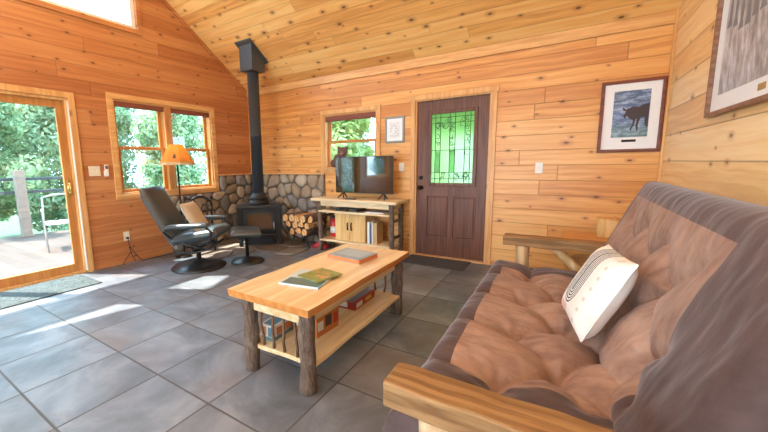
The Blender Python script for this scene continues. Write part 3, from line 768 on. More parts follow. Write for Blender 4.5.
for z,labs,sp in rows:
    n=len(labs)
    for i,lb in enumerate(labs):
        x=(i-(n-1)/2)*sp; r=.053*rw.uniform(.92,1.06); L=.19; a0=rw.uniform(0,6)
        typ = rw.choice((0,1,1)); poly=[]
        if typ==0: poly=[(r*cos(a0+2*pi*k/14),r*sin(a0+2*pi*k/14)) for k in range(14)]; bark_from=0
        else:
            poly=[(r*1.05*cos(a0+pi*1.15*k/8),r*1.05*sin(a0+pi*1.15*k/8)) for k in range(9)]+[(-.55*r*cos(a0+.57*pi),-.55*r*sin(a0+.57*pi))]
        mb = MB(); nn=len(poly); yj=rw.uniform(-.02,.02)
        vs=[(px,-L+yj,pz) for px,pz in poly]+[(px,L+yj,pz) for px,pz in poly]
        mb.add(vs,[tuple(range(nn))]); mb.add(vs,[tuple(range(2*nn-1,nn-1,-1))])
        for k_ in range(nn): mb.add([vs[k_],vs[(k_+1)%nn],vs[nn+(k_+1)%nn],vs[nn+k_]],[(0,3,2,1)],None,1 if (typ==0 or k_<8) else 0)
        o = obj('firewood_log', mb, [M['split'],M['bark']]); o.location=(1.50+x,-.33,z+.022); tag(o, lb, 'firewood', 'firewood in the iron cradle')
# extinguisher, red cloth
fe = thing('fire_extinguisher', 'small red fire extinguisher on the bottom shelf of the television stand', 'extinguisher', (1.945,-.20,.176))
obj('cylinder', MB().lathe([(0,0),(.05,0),(.055,.01),(.055,.22),(.045,.25),(.02,.27),(.02,.28),(0,.28)],24), M['red'], fe, smooth=True)
obj('label_band', MB().lathe([(.0555,.06),(.0562,.06),(.0562,.16),(.0555,.16)],24), M['white'], fe, smooth=True)
obj('valve_handle', MB().box(-.015,.015,-.018,.018,.28,.31).box(-.07,.03,-.01,.01,.31,.322).tube([(.02,0,.295),(.06,.0,.28),(.068,0,.17),(.064,0,.10)],.008,8), M['plastic'], fe)
mb = MB(); n=18; vs=[];fs=[]
for i in range(n+1):
    for j in range(n+1):
        u=i/n;v=j/n; e=min(u,1-u,v,1-v); x=-.13+.28*u+.4*0+.03*mnoise.noise((v*3,1,0)); y=-.06+.12*v+.03*mnoise.noise((u*3,5,0))
        vs.append((x,y,.006+.085*min(1,e*5)*(.55+.8*mnoise.noise((u*3.5,v*3.5,2)))))
N=len(vs); vs+= [(x,y,.001) for x,y,_ in vs]
vs=[(x,y,max(z,.004) if i<N else z) for i,(x,y,z) in enumerate(vs)]
for i in range(n):
    for j in range(n):
        a=i*(n+1)+j; fs.append((a,a+n+1,a+n+2,a+1)); fs.append((N+a,N+a+1,N+a+n+2,N+a+n+1))
for i in range(n):
    for a,b in (((i)*(n+1),(i+1)*(n+1)),((i+1)*(n+1)+n,i*(n+1)+n),(i+1,i),(n*(n+1)+i,n*(n+1)+i+1)): fs.append((a,b,N+b,N+a))
mb.add(vs,fs); rcl = obj('red_cloth', mb, M['redcloth'], smooth=True); rcl.location=(1.735,-.295,0); rcl.rotation_euler=(0,0,R_(2)); tag(rcl,'crumpled bright red cloth lying on the floor under the stand by the firewood','cloth')

# ------------------------------------------------------------------ TV stand
ts = thing('tv_stand', 'rustic log television stand with pale slab top and twin doors', 'tv stand', (2.40,-.26,0))
def log(p0,p1,r,mat,parent,name,n=9,jit=.07,bend=.008,seg=12):
    p0,p1=Vector(p0),Vector(p1); pts=[]; rs=[]
    for i in range(n):
        t=i/(n-1); b=sin(pi*t)*bend
        pts.append(p0.lerp(p1,t)+Vector((b,b*.6*cos(t*5),0))); rs.append(r*(1+.05*sin(t*9+p0.x*7)))
    return obj(name, MB().tube(pts,rs,seg,jit), mat, parent, smooth=True)
mb=MB(); pol=[]
for i in range(21): pol.append((-.68+1.36*i/20, -.215+.012*sin(i*.9)+.006*sin(i*2.3)))
pol += [(.68,.20),(-.68,.20)]
mb.prism(pol,.735,.772); obj('top', mb, M['slab_x'], ts, bevel=.006)
obj('apron', MB().box(-.55,.55,-.165,-.14,.665,.735).box(-.55,.55,.13,.155,.665,.735).box(-.60,-.575,-.12,.12,.665,.735).box(.575,.60,-.12,.12,.665,.735), M['slab_x'], ts, bevel=.004)
for x in (-.56,.58):
    for y in (-.15,.15): log((x,y,0),(x,y,.735),.034,M['bark'],ts,'post')
obj('middle_shelf', MB().prism([(-.55,-.20)]+[(-.55+1.12*i/14,-.20+.008*sin(i*1.3)) for i in range(1,15)]+[(.57,.16),(-.55,.16)],.575,.60), M['slab_x'], ts, bevel=.004)
obj('bottom_shelf', MB().prism([(-.55,-.18),(.57,-.18),(.57,.16),(-.55,.16)],.15,.175), M['slab_x'], ts, bevel=.004)
for z in (.28,.50): log((.58,-.15,z),(.58,.15,z),.02,M['bark'],ts,'side_rung',5)
for z in (.28,.50): log((-.56,-.15,z),(-.56,.15,z),.02,M['bark'],ts,'side_rung',5)
obj('cabinet', MB().box(-.30,.19,-.12,.14,.175,.575), M['cab'], ts, bevel=.003)
for s,(a,b) in ((-1,(-.298,-.057)),(1,(-.053,.188))):
    dr_ = obj('cabinet_door', MB().box(a,b,-.138,-.121,.185,.565), M['cab'], ts, bevel=.004)
    hx = -.085 if s<0 else -.025
    obj('handle', MB().tube([(hx,-.138,.34),(hx,-.155,.345),(hx,-.158,.39),(hx,-.155,.435),(hx,-.138,.44)],.009,8), M['bronze'], dr_, smooth=True)
# things on the stand
BK = [('tall white binder standing first right of the stand doors',(.75,.78,.80),.03,.30),('narrow dark blue book beside the white binder on the stand',(.06,.10,.18),.022,.27),('pale grey slim book leaning in the stand cubby',(.62,.62,.60),.02,.31),('tan board game box standing at the right end of the cubby',(.50,.33,.16),.055,.29)]
x=2.615
for lb,c,w,h in BK:
    b = thing('book' if 'book' in lb else ('binder' if 'binder' in lb else 'game_box'), lb, 'game' if 'game' in lb else 'book', (x+w/2+.004,-.30,.176))
    cm = flat(b.name+'_cover', c, .5)
    obj('cover' if 'game' not in lb else 'box', MB().box(-w/2,-w/2+.003,-.09,.09,0,h).box(w/2-.003,w/2,-.09,.09,0,h).box(-w/2+.003,w/2-.003,-.09,-.086,0,h), cm, b)
    obj('pages' if 'game' not in lb else 'box_inside', MB().box(-w/2+.003,w/2-.003,-.086,.087,.004,h-.004), M['paper'] if 'game' not in lb else cm, b)
    x += w+.006
pl = thing('dvd_player', 'slim black disc player on the middle shelf under the television', 'player', (2.30,-.28,.601))
obj('case', MB().box(-.18,.18,-.13,.11,0,.04), M['plastic'], pl, bevel=.004)
obj('front_panel', MB().box(-.17,.17,-.134,-.1305,.006,.034), M['screen'], pl)
pa = thing('magazine', 'white magazine lying on the middle shelf right of the player', 'magazine', (2.72,-.29,.601), R_(6))
obj('cover', MB().box(-.13,.13,-.12,.10,.0,.012), M['paper'], pa, bevel=.002)
obj('cover_picture', MB().box(-.10,.10,-.09,.03,.0121,.0125), flat('pale_blue_print',(.45,.55,.62),.4), pa)
re = thing('remote_control', 'small black remote lying on the stand below the television', 'remote', (2.36,-.40,.7725), R_(4))
obj('case', MB().box(-.085,.085,-.02,.02,0,.016), M['plastic'], re, bevel=.006)
obj('buttons', MB().box(-.07,.02,-.012,.012,.016,.0175), flat('remote_key_grey',(.2,.2,.2),.5), re)
tv = thing('television', 'flat black television on two splayed feet atop the log stand', 'television', (2.49,-.28,.772))
obj('housing', MB().box(-.447,.447,.0,.03,.078,.585).box(-.25,.25,.03,.06,.12,.4), M['plastic'], tv, bevel=.005)
obj('screen', MB().box(-.439,.439,-.004,-.0005,.092,.577), M['screen'], tv)
for s in (-1,1):
    obj('foot', MB().tube([(.32*s,0,.085),(.32*s-.05,-.07,.008)],.009,8).tube([(.32*s,0,.085),(.32*s+.05,-.07,.008)],.009,8).tube([(.32*s,.015,.085),(.32*s,.10,.008)],.009,8), M['plastic'], tv, smooth=True)
# bear figure on the sill
be = thing('bear_figurine', 'brown bear figurine peeking above the television from the window sill', 'figurine', (1.98,-.055,1.211), 0)
mb = MB().ball((-.0,0,.10),(.12,.055,.11)).ball((-.10,0,.06),(.07,.05,.065)).ball((.06,-.01,.05),(.05,.05,.05))
bmat = flat('dark_brown_carving', (.125,.066,.055), .7, nz=.35, scale=40)
obj('body', mb, bmat, be, smooth=True)
hd = MB().ball((.05,-.005,.225),(.088,.055,.072)); hd.ball((-.02,-.0,.288),(.026,.018,.026)); hd.ball((.12,0,.288),(.026,.018,.026))
hh = obj('head', hd, bmat, be, smooth=True)
for q in (.022,.082): obj('eye', MB().ball((q,-.052,.243),.008,seg=8,rings=5), M['plastic'], hh, smooth=True)
obj('nose', MB().ball((.052,-.083,.215),(.013,.009,.009),seg=8,rings=5), M['plastic'], hh, smooth=True)
obj('muzzle', MB().ball((.052,-.055,.205),(.036,.03,.028)), flat('tan_muzzle',(.28,.17,.12),.7), hh, smooth=True)


# ------------------------------------------------------------------ wall plates, outlet, pictures
def plate(name,label,cat,wall,a,z,w,h,n):
    e = thing(name,label,cat,(0,a,z) if wall=='L' else (a,0,z), R_(-90) if wall=='L' else R_(0)) if False else thing(name,label,cat,(0,a,z) if wall=='L' else (a,0,z), R_(90) if wall=='L' else 0)
    # local: -y faces the room
    obj('cover_plate', MB().box(-w/2,w/2,-.007,-.0005,-h/2,h/2), M['ivory'] if wall=='L' else M['white'], e, bevel=.003)
    for i in range(n):
        x=(i-(n-1)/2)*.046
        if cat=='outlet':
            for dz in (-.02,.02): obj('socket', MB().box(-.014,.014,-.0095,-.007,dz-.013,dz+.013), M['white'], e, bevel=.003)
        else: obj('toggle', MB().box(x-.005,x+.005,-.018,-.007,-.012,.012), M['white'], e, bevel=.002)
    return e
plate('light_switch','ivory double switch plate on the wall between glass door and window','light switch','L',-2.527,1.222,.125,.12,2)
plate('light_switch','white switch plate on the wall left of the entry door','light switch','B',2.945,1.205,.07,.115,1)
plate('light_switch','white switch plate on the wall right of the entry door','light switch','B',4.575,1.18,.075,.12,1)
plate('wall_outlet','ivory wall outlet low under the left window','outlet','L',-2.24,.36,.075,.12,1)
rm = thing('remote_holder','slim white remote control in a wall holder beside the left window','remote',(0,-2.40,1.225),R_(90))
obj('holder', MB().box(-.026,.026,-.016,-.0005,-.07,.0), M['white'], rm, bevel=.004)
obj('remote_body', MB().box(-.022,.022,-.026,-.0165,-.055,.075), M['white'], rm, bevel=.005)
obj('display', MB().box(-.016,.016,-.0275,-.0262,.02,.062), flat('remote_display',(.12,.13,.12),.3), rm)
pc_ = thing('power_cord','black power cord hanging from the low outlet to the floor','cord',(0,-2.24,0))
obj('plug', MB().box(.0105,.04,-.014,.014,.325,.35), M['plastic'], pc_, bevel=.003)
obj('cable', MB().tube([(.035,0,.33),(.05,.0,.25),(.04,.02,.15),(.06,-.09,.03),(.08,-.11,.007)],.005,6).tube([(.05,.0,.24),(.055,.06,.12),(.07,.12,.03),(.08,.14,.007),(.085,.3,.007),(.09,.55,.007)],.005,6).tube([(.05,0,.22),(.06,.02,.10),(.07,.05,.02)],.005,6), M['plastic'], pc_, smooth=True)

def picture(name,label,loc,rz,w,h,fw,fm,matw,art,deep=.028):
    """local: -y faces the room, x to the right, z up from the bottom edge"""
    e = thing(name,label,'picture',loc,rz)
    mb = MB().box(0,w,-deep,-.001,0,fw).box(0,w,-deep,-.001,h-fw,h).box(0,fw,-deep,-.001,fw,h-fw).box(w-fw,w,-deep,-.001,fw,h-fw)
    obj('frame', mb, fm, e, bevel=.006)
    obj('mat_board', MB().box(fw,w-fw,-.012,-.006,fw,h-fw), M['paper'], e)
    a = MB().box(fw+matw[0],w-fw-matw[1],-.0145,-.0125,fw+matw[2],h-fw-matw[3])
    return e, obj('print', a, art, e)
t = NT('river_painting'); c=t.coord(); x_,y_,z_=t.sep(c)
n=t.noise(t.comb(t.M('MULTIPLY',x_,9),0,t.M('MULTIPLY',z_,30)),1,5,.7); n2=t.noise(c,30,4,.7)
up=t.ramp(z_,[(.20,(.10,.20,.20)),(.34,(.10,.16,.36)),(.50,(.07,.12,.22))])
col=t.mix(t.ramp(n,[(.45,0),(.62,.9)]),up,(.40,.52,.74)); col=t.mix(t.ramp(n2,[(.5,0),(.7,.5)]),col,(.06,.09,.12))
art1=t.bsdf(col,.4)
pc1, pr1 = picture('framed_print','mahogany framed picture of a dark moose beside the room corner',(5.077,0,1.328),0,.485,.687,.03,M['frame_red'],(.075,.075,.115,.07),art1)
ax0,az0=.105,.145; aw=.275; ah=.44
def P(*pts): return [(ax0+aw*a, az0+ah*b) for a,b in pts]
mz = MB()
lay=[0]
def shape(pts):
    lay[0]+=.0004
    # polygon (x,z) extruded in y, thin paint layer
    mz.prism([(a,b) for a,b in pts],0.0146,.0152+lay[0],Matrix(((1,0,0,0),(0,0,-1,0),(0,1,0,0),(0,0,0,1))))
shape(P((.36,.50),(.42,.62),(.55,.66),(.70,.64),(.85,.70),(.985,.71),(.985,.40),(.86,.42),(.72,.40),(.58,.36),(.48,.40)))
shape(P((.30,.47),(.33,.41),(.36,.42),(.40,.48),(.50,.52),(.46,.62),(.40,.62),(.36,.56)))
shape(P((.36,.60),(.28,.66),(.26,.62),(.30,.60),(.26,.585),(.36,.57),(.43,.60)))
shape(P((.58,.38),(.56,.26),(.50,.16),(.54,.14),(.61,.25),(.66,.40)))
shape(P((.68,.40),(.66,.24),(.70,.12),(.73,.13),(.72,.26),(.78,.41)))
shape(P((.88,.44),(.90,.28),(.95,.20),(.985,.2),(.985,.44)))
obj('moose_figure', mz, flat('moose_brown',(.045,.03,.035),.5), pr1)
obj('plaque', MB().box(.19,.30,-.0145,-.0125,.098,.122), M['bronze'], pc1)
t = NT('mountain_painting'); c=t.coord(); x_,y_,z_=t.sep(c)
n=t.noise(t.comb(t.M('MULTIPLY',x_,14),0,t.M('MULTIPLY_ADD',x_,4,t.M('MULTIPLY',z_,5))),1,6,.72); n3=t.noise(c,4,3)
col=t.ramp(t.M('ADD',t.M('MULTIPLY',n,.8),t.M('MULTIPLY',n3,.2)),[(.36,(.14,.14,.17)),(.48,(.34,.34,.36)),(.58,(.58,.62,.70)),(.7,(.80,.86,.95))])
art2=t.bsdf(col,.4)
pc2, pr2 = picture('framed_print','large walnut framed wintry landscape hanging on the wall above the futon',(W,-1.215,1.515),R_(-90),1.44,.98,.026,M['frame_brown'],(.11,.11,.095,.09),art2,.035)
mz = MB(); rt=random.Random(8)
for i in range(8):
    x0=.19+i*.085; h=rt.uniform(.25,.42); z0=.42+rt.uniform(0,.08); y=.0146
    pts=[(x0-.035,z0)]+[(x0-.035*(1-k/5)*(1 if k%2==0 else .6),z0+h*k/5) for k in range(1,5)]+[(x0,z0+h)]+[(x0+.035*(1-k/5)*(1 if k%2==0 else .6),z0+h*k/5) for k in range(4,0,-1)]+[(x0+.035,z0)]
    mz.prism(pts,.0146,.0152,Matrix(((1,0,0,0),(0,0,-1,0),(0,1,0,0),(0,0,0,1))))
obj('painted_trees', mz, flat('painted_fir_grey',(.16,.18,.21),.5), pr2)
obj('plaque', MB().box(.68,.76,-.0145,-.0125,.06,.092), M['gold'], pc2)
pc3, pr3 = picture('framed_print','small grey framed print between the window and the entry door',(2.70,0,1.532),0,.285,.352,.028,M['frame_grey'],(.035,.035,.04,.04),flat('cream_print',(.74,.77,.78),.6),.022)
mz=MB(); rt=random.Random(3)
for i in range(5):
    for j in range(6):
        if rt.random()<.8:
            x0=.085+i*.028+rt.uniform(-.006,.006); z0=.095+j*.032+rt.uniform(-.008,.008); r=rt.uniform(.005,.010)
            mz.tube([(x0+r*cos(a),-.0148,z0+r*sin(a)) for a in [k*.8+rt.random() for k in range(6)]],.0018,5)
obj('ink_drawing', mz, flat('ink_grey',(.10,.10,.11),.7), pr3)

# ------------------------------------------------------------------ rugs
o = obj('door_rug', MB().box(.03,.605,-4.3,-2.815,0,.012), M['rug'], bevel=.004); tag(o,'mottled teal grey rug on the floor inside the sliding glass door','rug')
o = obj('door_mat', MB().box(3.12,3.90,-.44,-.03,0,.012), M['mat_grey'], bevel=.004); tag(o,'charcoal door mat on the tiles at the entry door','mat')

# ------------------------------------------------------------------ coffee table
CX,CY=3.455,-2.465
ct = thing('coffee_table','rustic slab coffee table with bark log legs and lower shelf','table',(CX,CY,0))
x0,x1,y0,y1=3.145-CX,3.765-CX,-3.145-CY,-1.775-CY
def wav(i,s): return .003*sin(i*.5+s)+.002*sin(i*1.3+s)
pol=[(x0,y0),(x1,y0)]+[(x1+wav(i,0),y0+(y1-y0)*i/20) for i in range(1,20)]+[(x1,y1),(x0,y1)]+[(x0+wav(i,2),y1+(y0-y1)*i/20) for i in range(1,20)]
mb=MB(); n=len(pol)
lo=[(a*.985,b*.992) for a,b in pol]
vs=[(a,b,.477) for a,b in lo]+[(a,b,.52) for a,b in pol]
mb.add(vs,[tuple(range(n,2*n))]); mb.add(vs,[tuple(range(n-1,-1,-1))],None,0)
mb.add(vs,[(i,(i+1)%n,n+(i+1)%n,n+i) for i in range(n)],None,1)
obj('top', mb, [M['log_top'],M['slab_edge']], ct)
obj('apron', MB().box(-.20,.22,-.615,-.59,.395,.477).box(-.20,.22,.565,.59,.395,.477).box(-.215,-.19,-.56,.54,.395,.477).box(.225,.25,-.56,.54,.395,.477), M['log_top'], ct, bevel=.004)
LX,LY=((-.205,.235),(-.605,.605))
for x in LX:
    for y in LY: log((x,y,0),(x+.004,y,.477),.046,M['bark'],ct,'leg',12,.10,.004,16)
sp=[(-.245,-.60)]+[(-.245+.52*i/10,-.60-.006*sin(i*.7)) for i in range(1,10)]+[(.275,-.60)]+[(.275+.003*sin(i),-.60+1.2*i/14) for i in range(1,14)]+[(.275,.60),(-.245,.60)]
obj('lower_shelf', MB().prism(sp,.145,.172), M['log_top'], ct, bevel=.005)
rs_=random.Random(2)
for yy in (-.585,.58):
    for k in range(4):
        x=-.125+k*.088; j=[rs_.uniform(-.010,.010) for _ in range(5)]
        obj('spindle', MB().tube([(x+j[i],yy,.172+.225*i/4) for i in range(5)],[.010,.008,.009,.008,.010],8,.05), M['twig'], ct, smooth=True)
def book(name,label,cat,loc,rz,w,d,h,cov,pages=M['paper'],extra=None,group=None):
    e=thing(name,label,cat,loc,rz,group)
    obj('cover', MB().box(-w/2,w/2,-d/2,d/2,h-.003,h).box(-w/2,w/2,-d/2,d/2,0,.003).box(-w/2,-w/2+.003,-d/2,d/2,.003,h-.003), cov, e)
    obj('pages', MB().box(-w/2+.003,w/2-.003,-d/2+.003,d/2-.003,.003,h-.003), pages, e)
    if extra:
        for nm,(a,b,c,dd),m in extra: obj(nm, MB().box(a,b,c,dd,h,h+.0008), m, e)
    return e
book('book','thick orange edged book with blue grey cover on the table','book',(3.45,-2.17,.521),R_(-6),.31,.25,.034,flat('blue_grey_cover',(.27,.32,.36),.35),flat('orange_page_edge',(.72,.22,.07),.6),[('cover_photo',(-.12,.12,-.06,.10),flat('grey_cover_photo',(.38,.42,.44),.35))])
book('magazine','teal and white magazine lying under the green booklet on the table','magazine',(3.47,-2.755,.521),R_(10),.28,.30,.012,flat('ice_blue_cover',(.52,.66,.72),.3),M['paper'],[('cover_photo',(-.12,.135,-.145,-.03),flat('dark_teal_photo',(.10,.19,.19),.3))])
t = NT('booklet_photo'); n=t.noise(t.coord(),22,4,.7); art=t.bsdf(t.ramp(n,[(.35,(.09,.14,.04)),(.5,(.24,.30,.08)),(.62,(.62,.27,.10)),(.75,(.50,.48,.40))]),.3)
book('booklet','green and orange booklet on top of the teal magazine','booklet',(3.51,-2.69,.5343),R_(-12),.20,.22,.008,flat('olive_cover',(.22,.27,.08),.3),M['paper'],[('cover_photo',(-.09,.09,-.05,.10),art)])
def game(label,loc,rz,w,d,h,side,top,spots,group=None):
    e=thing('game_box',label,'board game',loc,rz,group)
    obj('box_base', MB().box(-w/2,w/2,-d/2,d/2,0,h*.6), side, e, bevel=.002)
    lid=obj('lid', MB().box(-w/2-.002,w/2+.002,-d/2-.002,d/2+.002,h*.25,h), top, e, bevel=.002)
    for nm,(a,b,c,dd),m in spots[0]: obj(nm, MB().box(a,b,c,dd,h,h+.0008), m, lid)
    for nm,(a,b,c,dd),m in spots[1]: obj(nm, MB().box(w/2+.0021,w/2+.003,a,b,c,dd), m, lid)
    for nm,(a,b,c,dd),m in spots[2]: obj(nm, MB().box(a,b,-d/2-.003,-d/2-.0021,c,dd), m, lid)
    return e
og=flat('orange_box_side',(.52,.17,.045),.45); gt=flat('grey_box_top',(.20,.21,.24),.4); wh=flat('white_print',(.72,.72,.70),.5); dk=flat('dark_print',(.05,.04,.04),.5); rd=flat('red_box_side',(.42,.04,.03),.45); tl_=flat('teal_box_side',(.12,.24,.30),.5); yl=flat('yellow_print',(.66,.45,.10),.5)
game('orange sided board game with grey lid on the lower table shelf',(3.485,-2.71,.173),R_(-4),.20,.23,.135,og,og,([('lid_print',(-.095,.095,-.11,.11),gt),('lid_badge',(-.03,.05,-.02,.06),wh)],[('side_picture',(-.03,.035,.045,.12),dk),('side_print',(.055,.10,.04,.11),rd),('side_badge',(-.105,-.05,.04,.10),wh)],[('end_print',(-.09,.05,.045,.12),wh)]))
game('white and teal board game behind the twig spindles on the lower shelf',(3.315,-2.875,.173),R_(3),.10,.26,.10,tl_,wh,([('lid_print',(-.04,.04,-.12,.12),tl_)],[('side_print',(-.1,.1,.03,.08),og)],[('end_print',(-.04,-.005,.03,.09),og),('end_badge',(.01,.04,.03,.09),tl_)]))
game('red sided board game with grey patterned lid at the shelf far end',(3.475,-2.19,.173),R_(1),.19,.32,.062,rd,rd,([('lid_print',(-.08,.08,-.165,.165),flat('slate_box_top',(.24,.24,.29),.4)),('lid_badge',(-.04,.03,-.06,.05),wh)],[('side_print',(-.14,-.05,.015,.05),wh),('side_badge',(.0,.10,.02,.048),yl)],[('end_print',(-.075,.03,.015,.055),wh)]))

# ------------------------------------------------------------------ futon
ff = thing('log_futon','rustic log futon frame with rough sawn beam arms','sofa frame',(4.85,-2.33,0))
fx0=-.47
for s in (-1,1):
    yy=1.20*s
    b = MB(); nx=16
    vs=[];fs=[]
    for i in range(nx+1):
        x=fx0+.02+ (1.02)*i/nx; w=.064+.003*sin(i*1.3+s); h0=.535+.004*sin(i*.9); h1=.618+.002*sin(i*2.1)
        vs += [(x,yy-w,h0),(x,yy+w,h0),(x,yy+w,h1),(x,yy-w,h1)]
    for i in range(nx):
        a=4*i
        for k in range(4): fs.append((a+k,a+(k+1)%4,a+4+(k+1)%4,a+4+k))
    fs += [(3,2,1,0),(4*nx,4*nx+1,4*nx+2,4*nx+3)]
    b.add(vs,fs); obj('arm', b, M['rough_arm'], ff, bevel=.008)
    log((-.30,yy,0),(-.30,yy,.54),.055,M['peeled'],ff,'front_leg',10,.05,.006,14)
    log((.40,yy,0),(.40,yy,.54),.055,M['peeled'],ff,'rear_leg',10,.05,.006,14)
    log((.30,yy+.0,.16),(-.06,yy,.54),.036,M['peeled'],ff,'diagonal_brace',8,.05,.006,12)
    log((.08,yy,.20),(.34,yy,.54),.03,M['peeled'],ff,'diagonal_brace',8,.05,.006,12)
    log((-.30,yy,.17),(.40,yy,.17),.04,M['peeled'],ff,'end_rail',8,.05,.004,12)
obj('front_rail', MB().box(-.40,-.36,-1.14,1.14,.13,.21), M['rough_arm'], ff, bevel=.006)
obj('seat_deck', MB().box(-.36,.36,-1.12,1.12,.17,.205), M['slab_x'], ff, bevel=.004)
obj('back_rail', MB().hexa([(.42,-1.12,.2),(.46,-1.12,.2),(.46,1.12,.2),(.42,1.12,.2),(.655,-1.12,1.0),(.685,-1.12,1.0),(.685,1.12,1.0),(.655,1.12,1.0)]), M['slab_x'], ff, bevel=.005)

def tufted(L, D, T, tufts, links, border, nu, nv, edge, seed, depth=.06):
    vs=[]; fs=[]; mi=[]
    def prof(u,v):
        e=min(u,L-u,v,D-v)/edge; e=max(0,min(e,1)); return (1-(1-e)**2.3)**.5
    def seg(p,a,b):
        ax,ay=a;bx_,by=b; dx,dy=bx_-ax,by-ay; t=max(0,min(1,((p[0]-ax)*dx+(p[1]-ay)*dy)/(dx*dx+dy*dy)))
        return sqrt((p[0]-ax-dx*t)**2+(p[1]-ay-dy*t)**2)
    top=[]
    for i in range(nu+1):
        for j in range(nv+1):
            u=L*(1-cos(pi*i/nu))/2*.35+L*i/nu*.65; v=D*(1-cos(pi*j/nv))/2*.35+D*j/nv*.65
            p=prof(u,v); w=T/2*p; b=0.0
            for a in tufts:
                d=sqrt((u-a[0])**2+(v-a[1])**2); b-=depth*(.65*exp(-(d/.030)**2)+.66*exp(-(d/.115)**2))
            cr=0
            for a,c in links:
                d=seg((u,v),a,c); cr=max(cr,exp(-(d/.016)**2)*.020+exp(-(d/.07)**2)*.026)
            b-=cr
            for a in tufts:
                d=sqrt((u-a[0])**2+(v-a[1])**2)
                if d<.3: b+=.009*cos(math.atan2(v-a[1],u-a[0])*7+a[0]*9)*exp(-(d/.12)**2)*(1-exp(-(d/.035)**2))
            b+=.007*mnoise.noise((u*5+seed,v*5,0))+.004*mnoise.noise((u*14+seed,v*9,3))+.003*mnoise.noise((u*30,v*8+seed,3))
            top.append((u,v,T/2+w+b*min(1,p*1.2)))
    bot=[(u,v,T/2-T/2*prof(u,v)) for u,v,_ in top]
    N=len(top); vs=top+bot; mb=MB()
    for i in range(nu):
        for j in range(nv):
            a=i*(nv+1)+j; c=top[a]; d=top[a+nv+2]; m=1 if border((c[0]+d[0])/2,(c[1]+d[1])/2) else 0
            fs.append(((a,a+nv+1,a+nv+2,a+1),m)); fs.append(((N+a,N+a+1,N+a+nv+2,N+a+nv+1),1))
    mb.v=[Vector(v) for v in vs]; mb.f=[list(f) for f,_ in fs]; mb.m=[m for _,m in fs]
    return mb
fm = thing('futon_mattress','folded brown microsuede futon mattress with button tufts on the log frame','futon mattress',(4.33,-3.45,0))
L=2.22
ta=[(.46+.465*k,.31) for k in range(4)]; tb_=[(.23+.465*k,.525) for k in range(5)][0:5]; tc=[(.46+.465*k,.72) for k in range(4)]
ta=[(.45+.468*k,.31) for k in range(4)]; tb_=[(.62+.468*k,.52) for k in range(3)]; tc=[(.45+.468*k,.72) for k in range(4)]
lk=[]
for a in ta+tc:
    for b in tb_:
        if sqrt((a[0]-b[0])**2+(a[1]-b[1])**2)<.42: lk.append((a,b))
for a in ta: lk.append((a,(a[0],.06)))
for a in (ta[0],): lk.append((a,(.06,.31)))
lk += [((.62,.52),(.43,.60)),(ta[3],(2.15,.31))]
sm = tufted(L,.84,.22,ta+tb_+tc,lk,lambda u,v:(v<.115 or u<.425 or u>1.96),180,76,.10,1,.075)
Ms = Matrix(((0,1,0,0),(1,0,0,0),(0,0,1,0),(0,0,0,1)))   # (u,v,w)->(x=v,y=u,z=w)
for i,v in enumerate(sm.v):
    q=Ms@v; q.z += .206-.02*(q.x/.84); sm.v[i]=q
for f in sm.f: f.reverse()
obj('seat_section', sm, [M['tan'],M['plum']], fm, smooth=True, sub=1)
ta=[(.60+.468*k,.22) for k in range(4)]; tb_=[(.83+.468*k,.45) for k in range(3)]; tc=[(.6+.468*k,.62) for k in range(4)]
lk=[]
for a in ta+tc:
    for b in tb_:
        if sqrt((a[0]-b[0])**2+(a[1]-b[1])**2)<.40: lk.append((a,b))
lk += [(ta[0],(.42,.14)),(ta[0],(.44,.34))]+[(a,(a[0],.0)) for a in ta]
bm = tufted(L+.0,.86,.20,ta+tb_,lk,lambda u,v:(v>.735 or u<.44+.10*max(0,(.3-v)) or u>2.10),180,76,.10,7,.05)
sl_=.4; nn=sqrt(1+sl_*sl_)
for i,v in enumerate(bm.v):
    u,vv,w=v; d=(sl_/nn,1/nn); nrm=(-1/nn,sl_/nn)
    # front plane passes (5.0,.4): origin so that w=.20 lies on it
    ox=5.0-4.33 - nrm[0]*.20 - d[0]*.07; oz=.4 - nrm[1]*.20 - d[1]*.07
    bm.v[i]=Vector((ox+d[0]*vv+nrm[0]*w, u, oz+d[1]*vv+nrm[1]*w))
obj('back_section', bm, [M['tan'],M['plum']], fm, smooth=True, sub=1)

# throw pillow
t = NT('white_stripe_pillow_cloth'); c=t.coord(); x_,y_,z_=t.sep(c)
a=t.M('SUBTRACT',x_,-.035); b=t.M('MINIMUM',t.M('SUBTRACT',y_,-.05),0.0)
d=t.M('SQRT',t.M('ADD',t.M('MULTIPLY',a,a),t.M('MULTIPLY',b,b)))
stripe=t.M('GREATER_THAN',t.M('SINE',t.M('MULTIPLY',d,380)),-.1); ins=t.M('LESS_THAN',d,.078)
front=t.M('GREATER_THAN',z_,0)
col=t.mix(t.M('MULTIPLY',t.M('MULTIPLY',stripe,ins),front),(.82,.80,.76),(.085,.095,.11))
pk=t.M('MULTIPLY',t.M('LESS_THAN',t.M('ABSOLUTE',t.M('ADD',x_,.06)),.055),t.M('LESS_THAN',t.M('ABSOLUTE',t.M('ADD',y_,.155)),.022))
col=t.mix(t.M('MULTIPLY',pk,.8),col,(.70,.42,.32))
ds=t.M('MULTIPLY',t.M('LESS_THAN',t.M('ABSOLUTE',t.M('SUBTRACT',x_,.125)),.010),t.M('GREATER_THAN',t.M('SINE',t.M('MULTIPLY',y_,110)),.55))
col=t.mix(t.M('MULTIPLY',ds,.55),col,(.45,.38,.30))
pm=t.bsdf(col,.85,t.bump(t.noise(c,40,3),.15,.004))
tp = thing('throw_pillow','white pillow with curved grey stripes leaning on the brown futon','pillow',(0,0,0))
PM=Matrix(((.1655,.4181,-.8932,0),(-.9862,.0725,-.1488,0),(.0026,.9055,.4243,0),(0,0,0,1)))
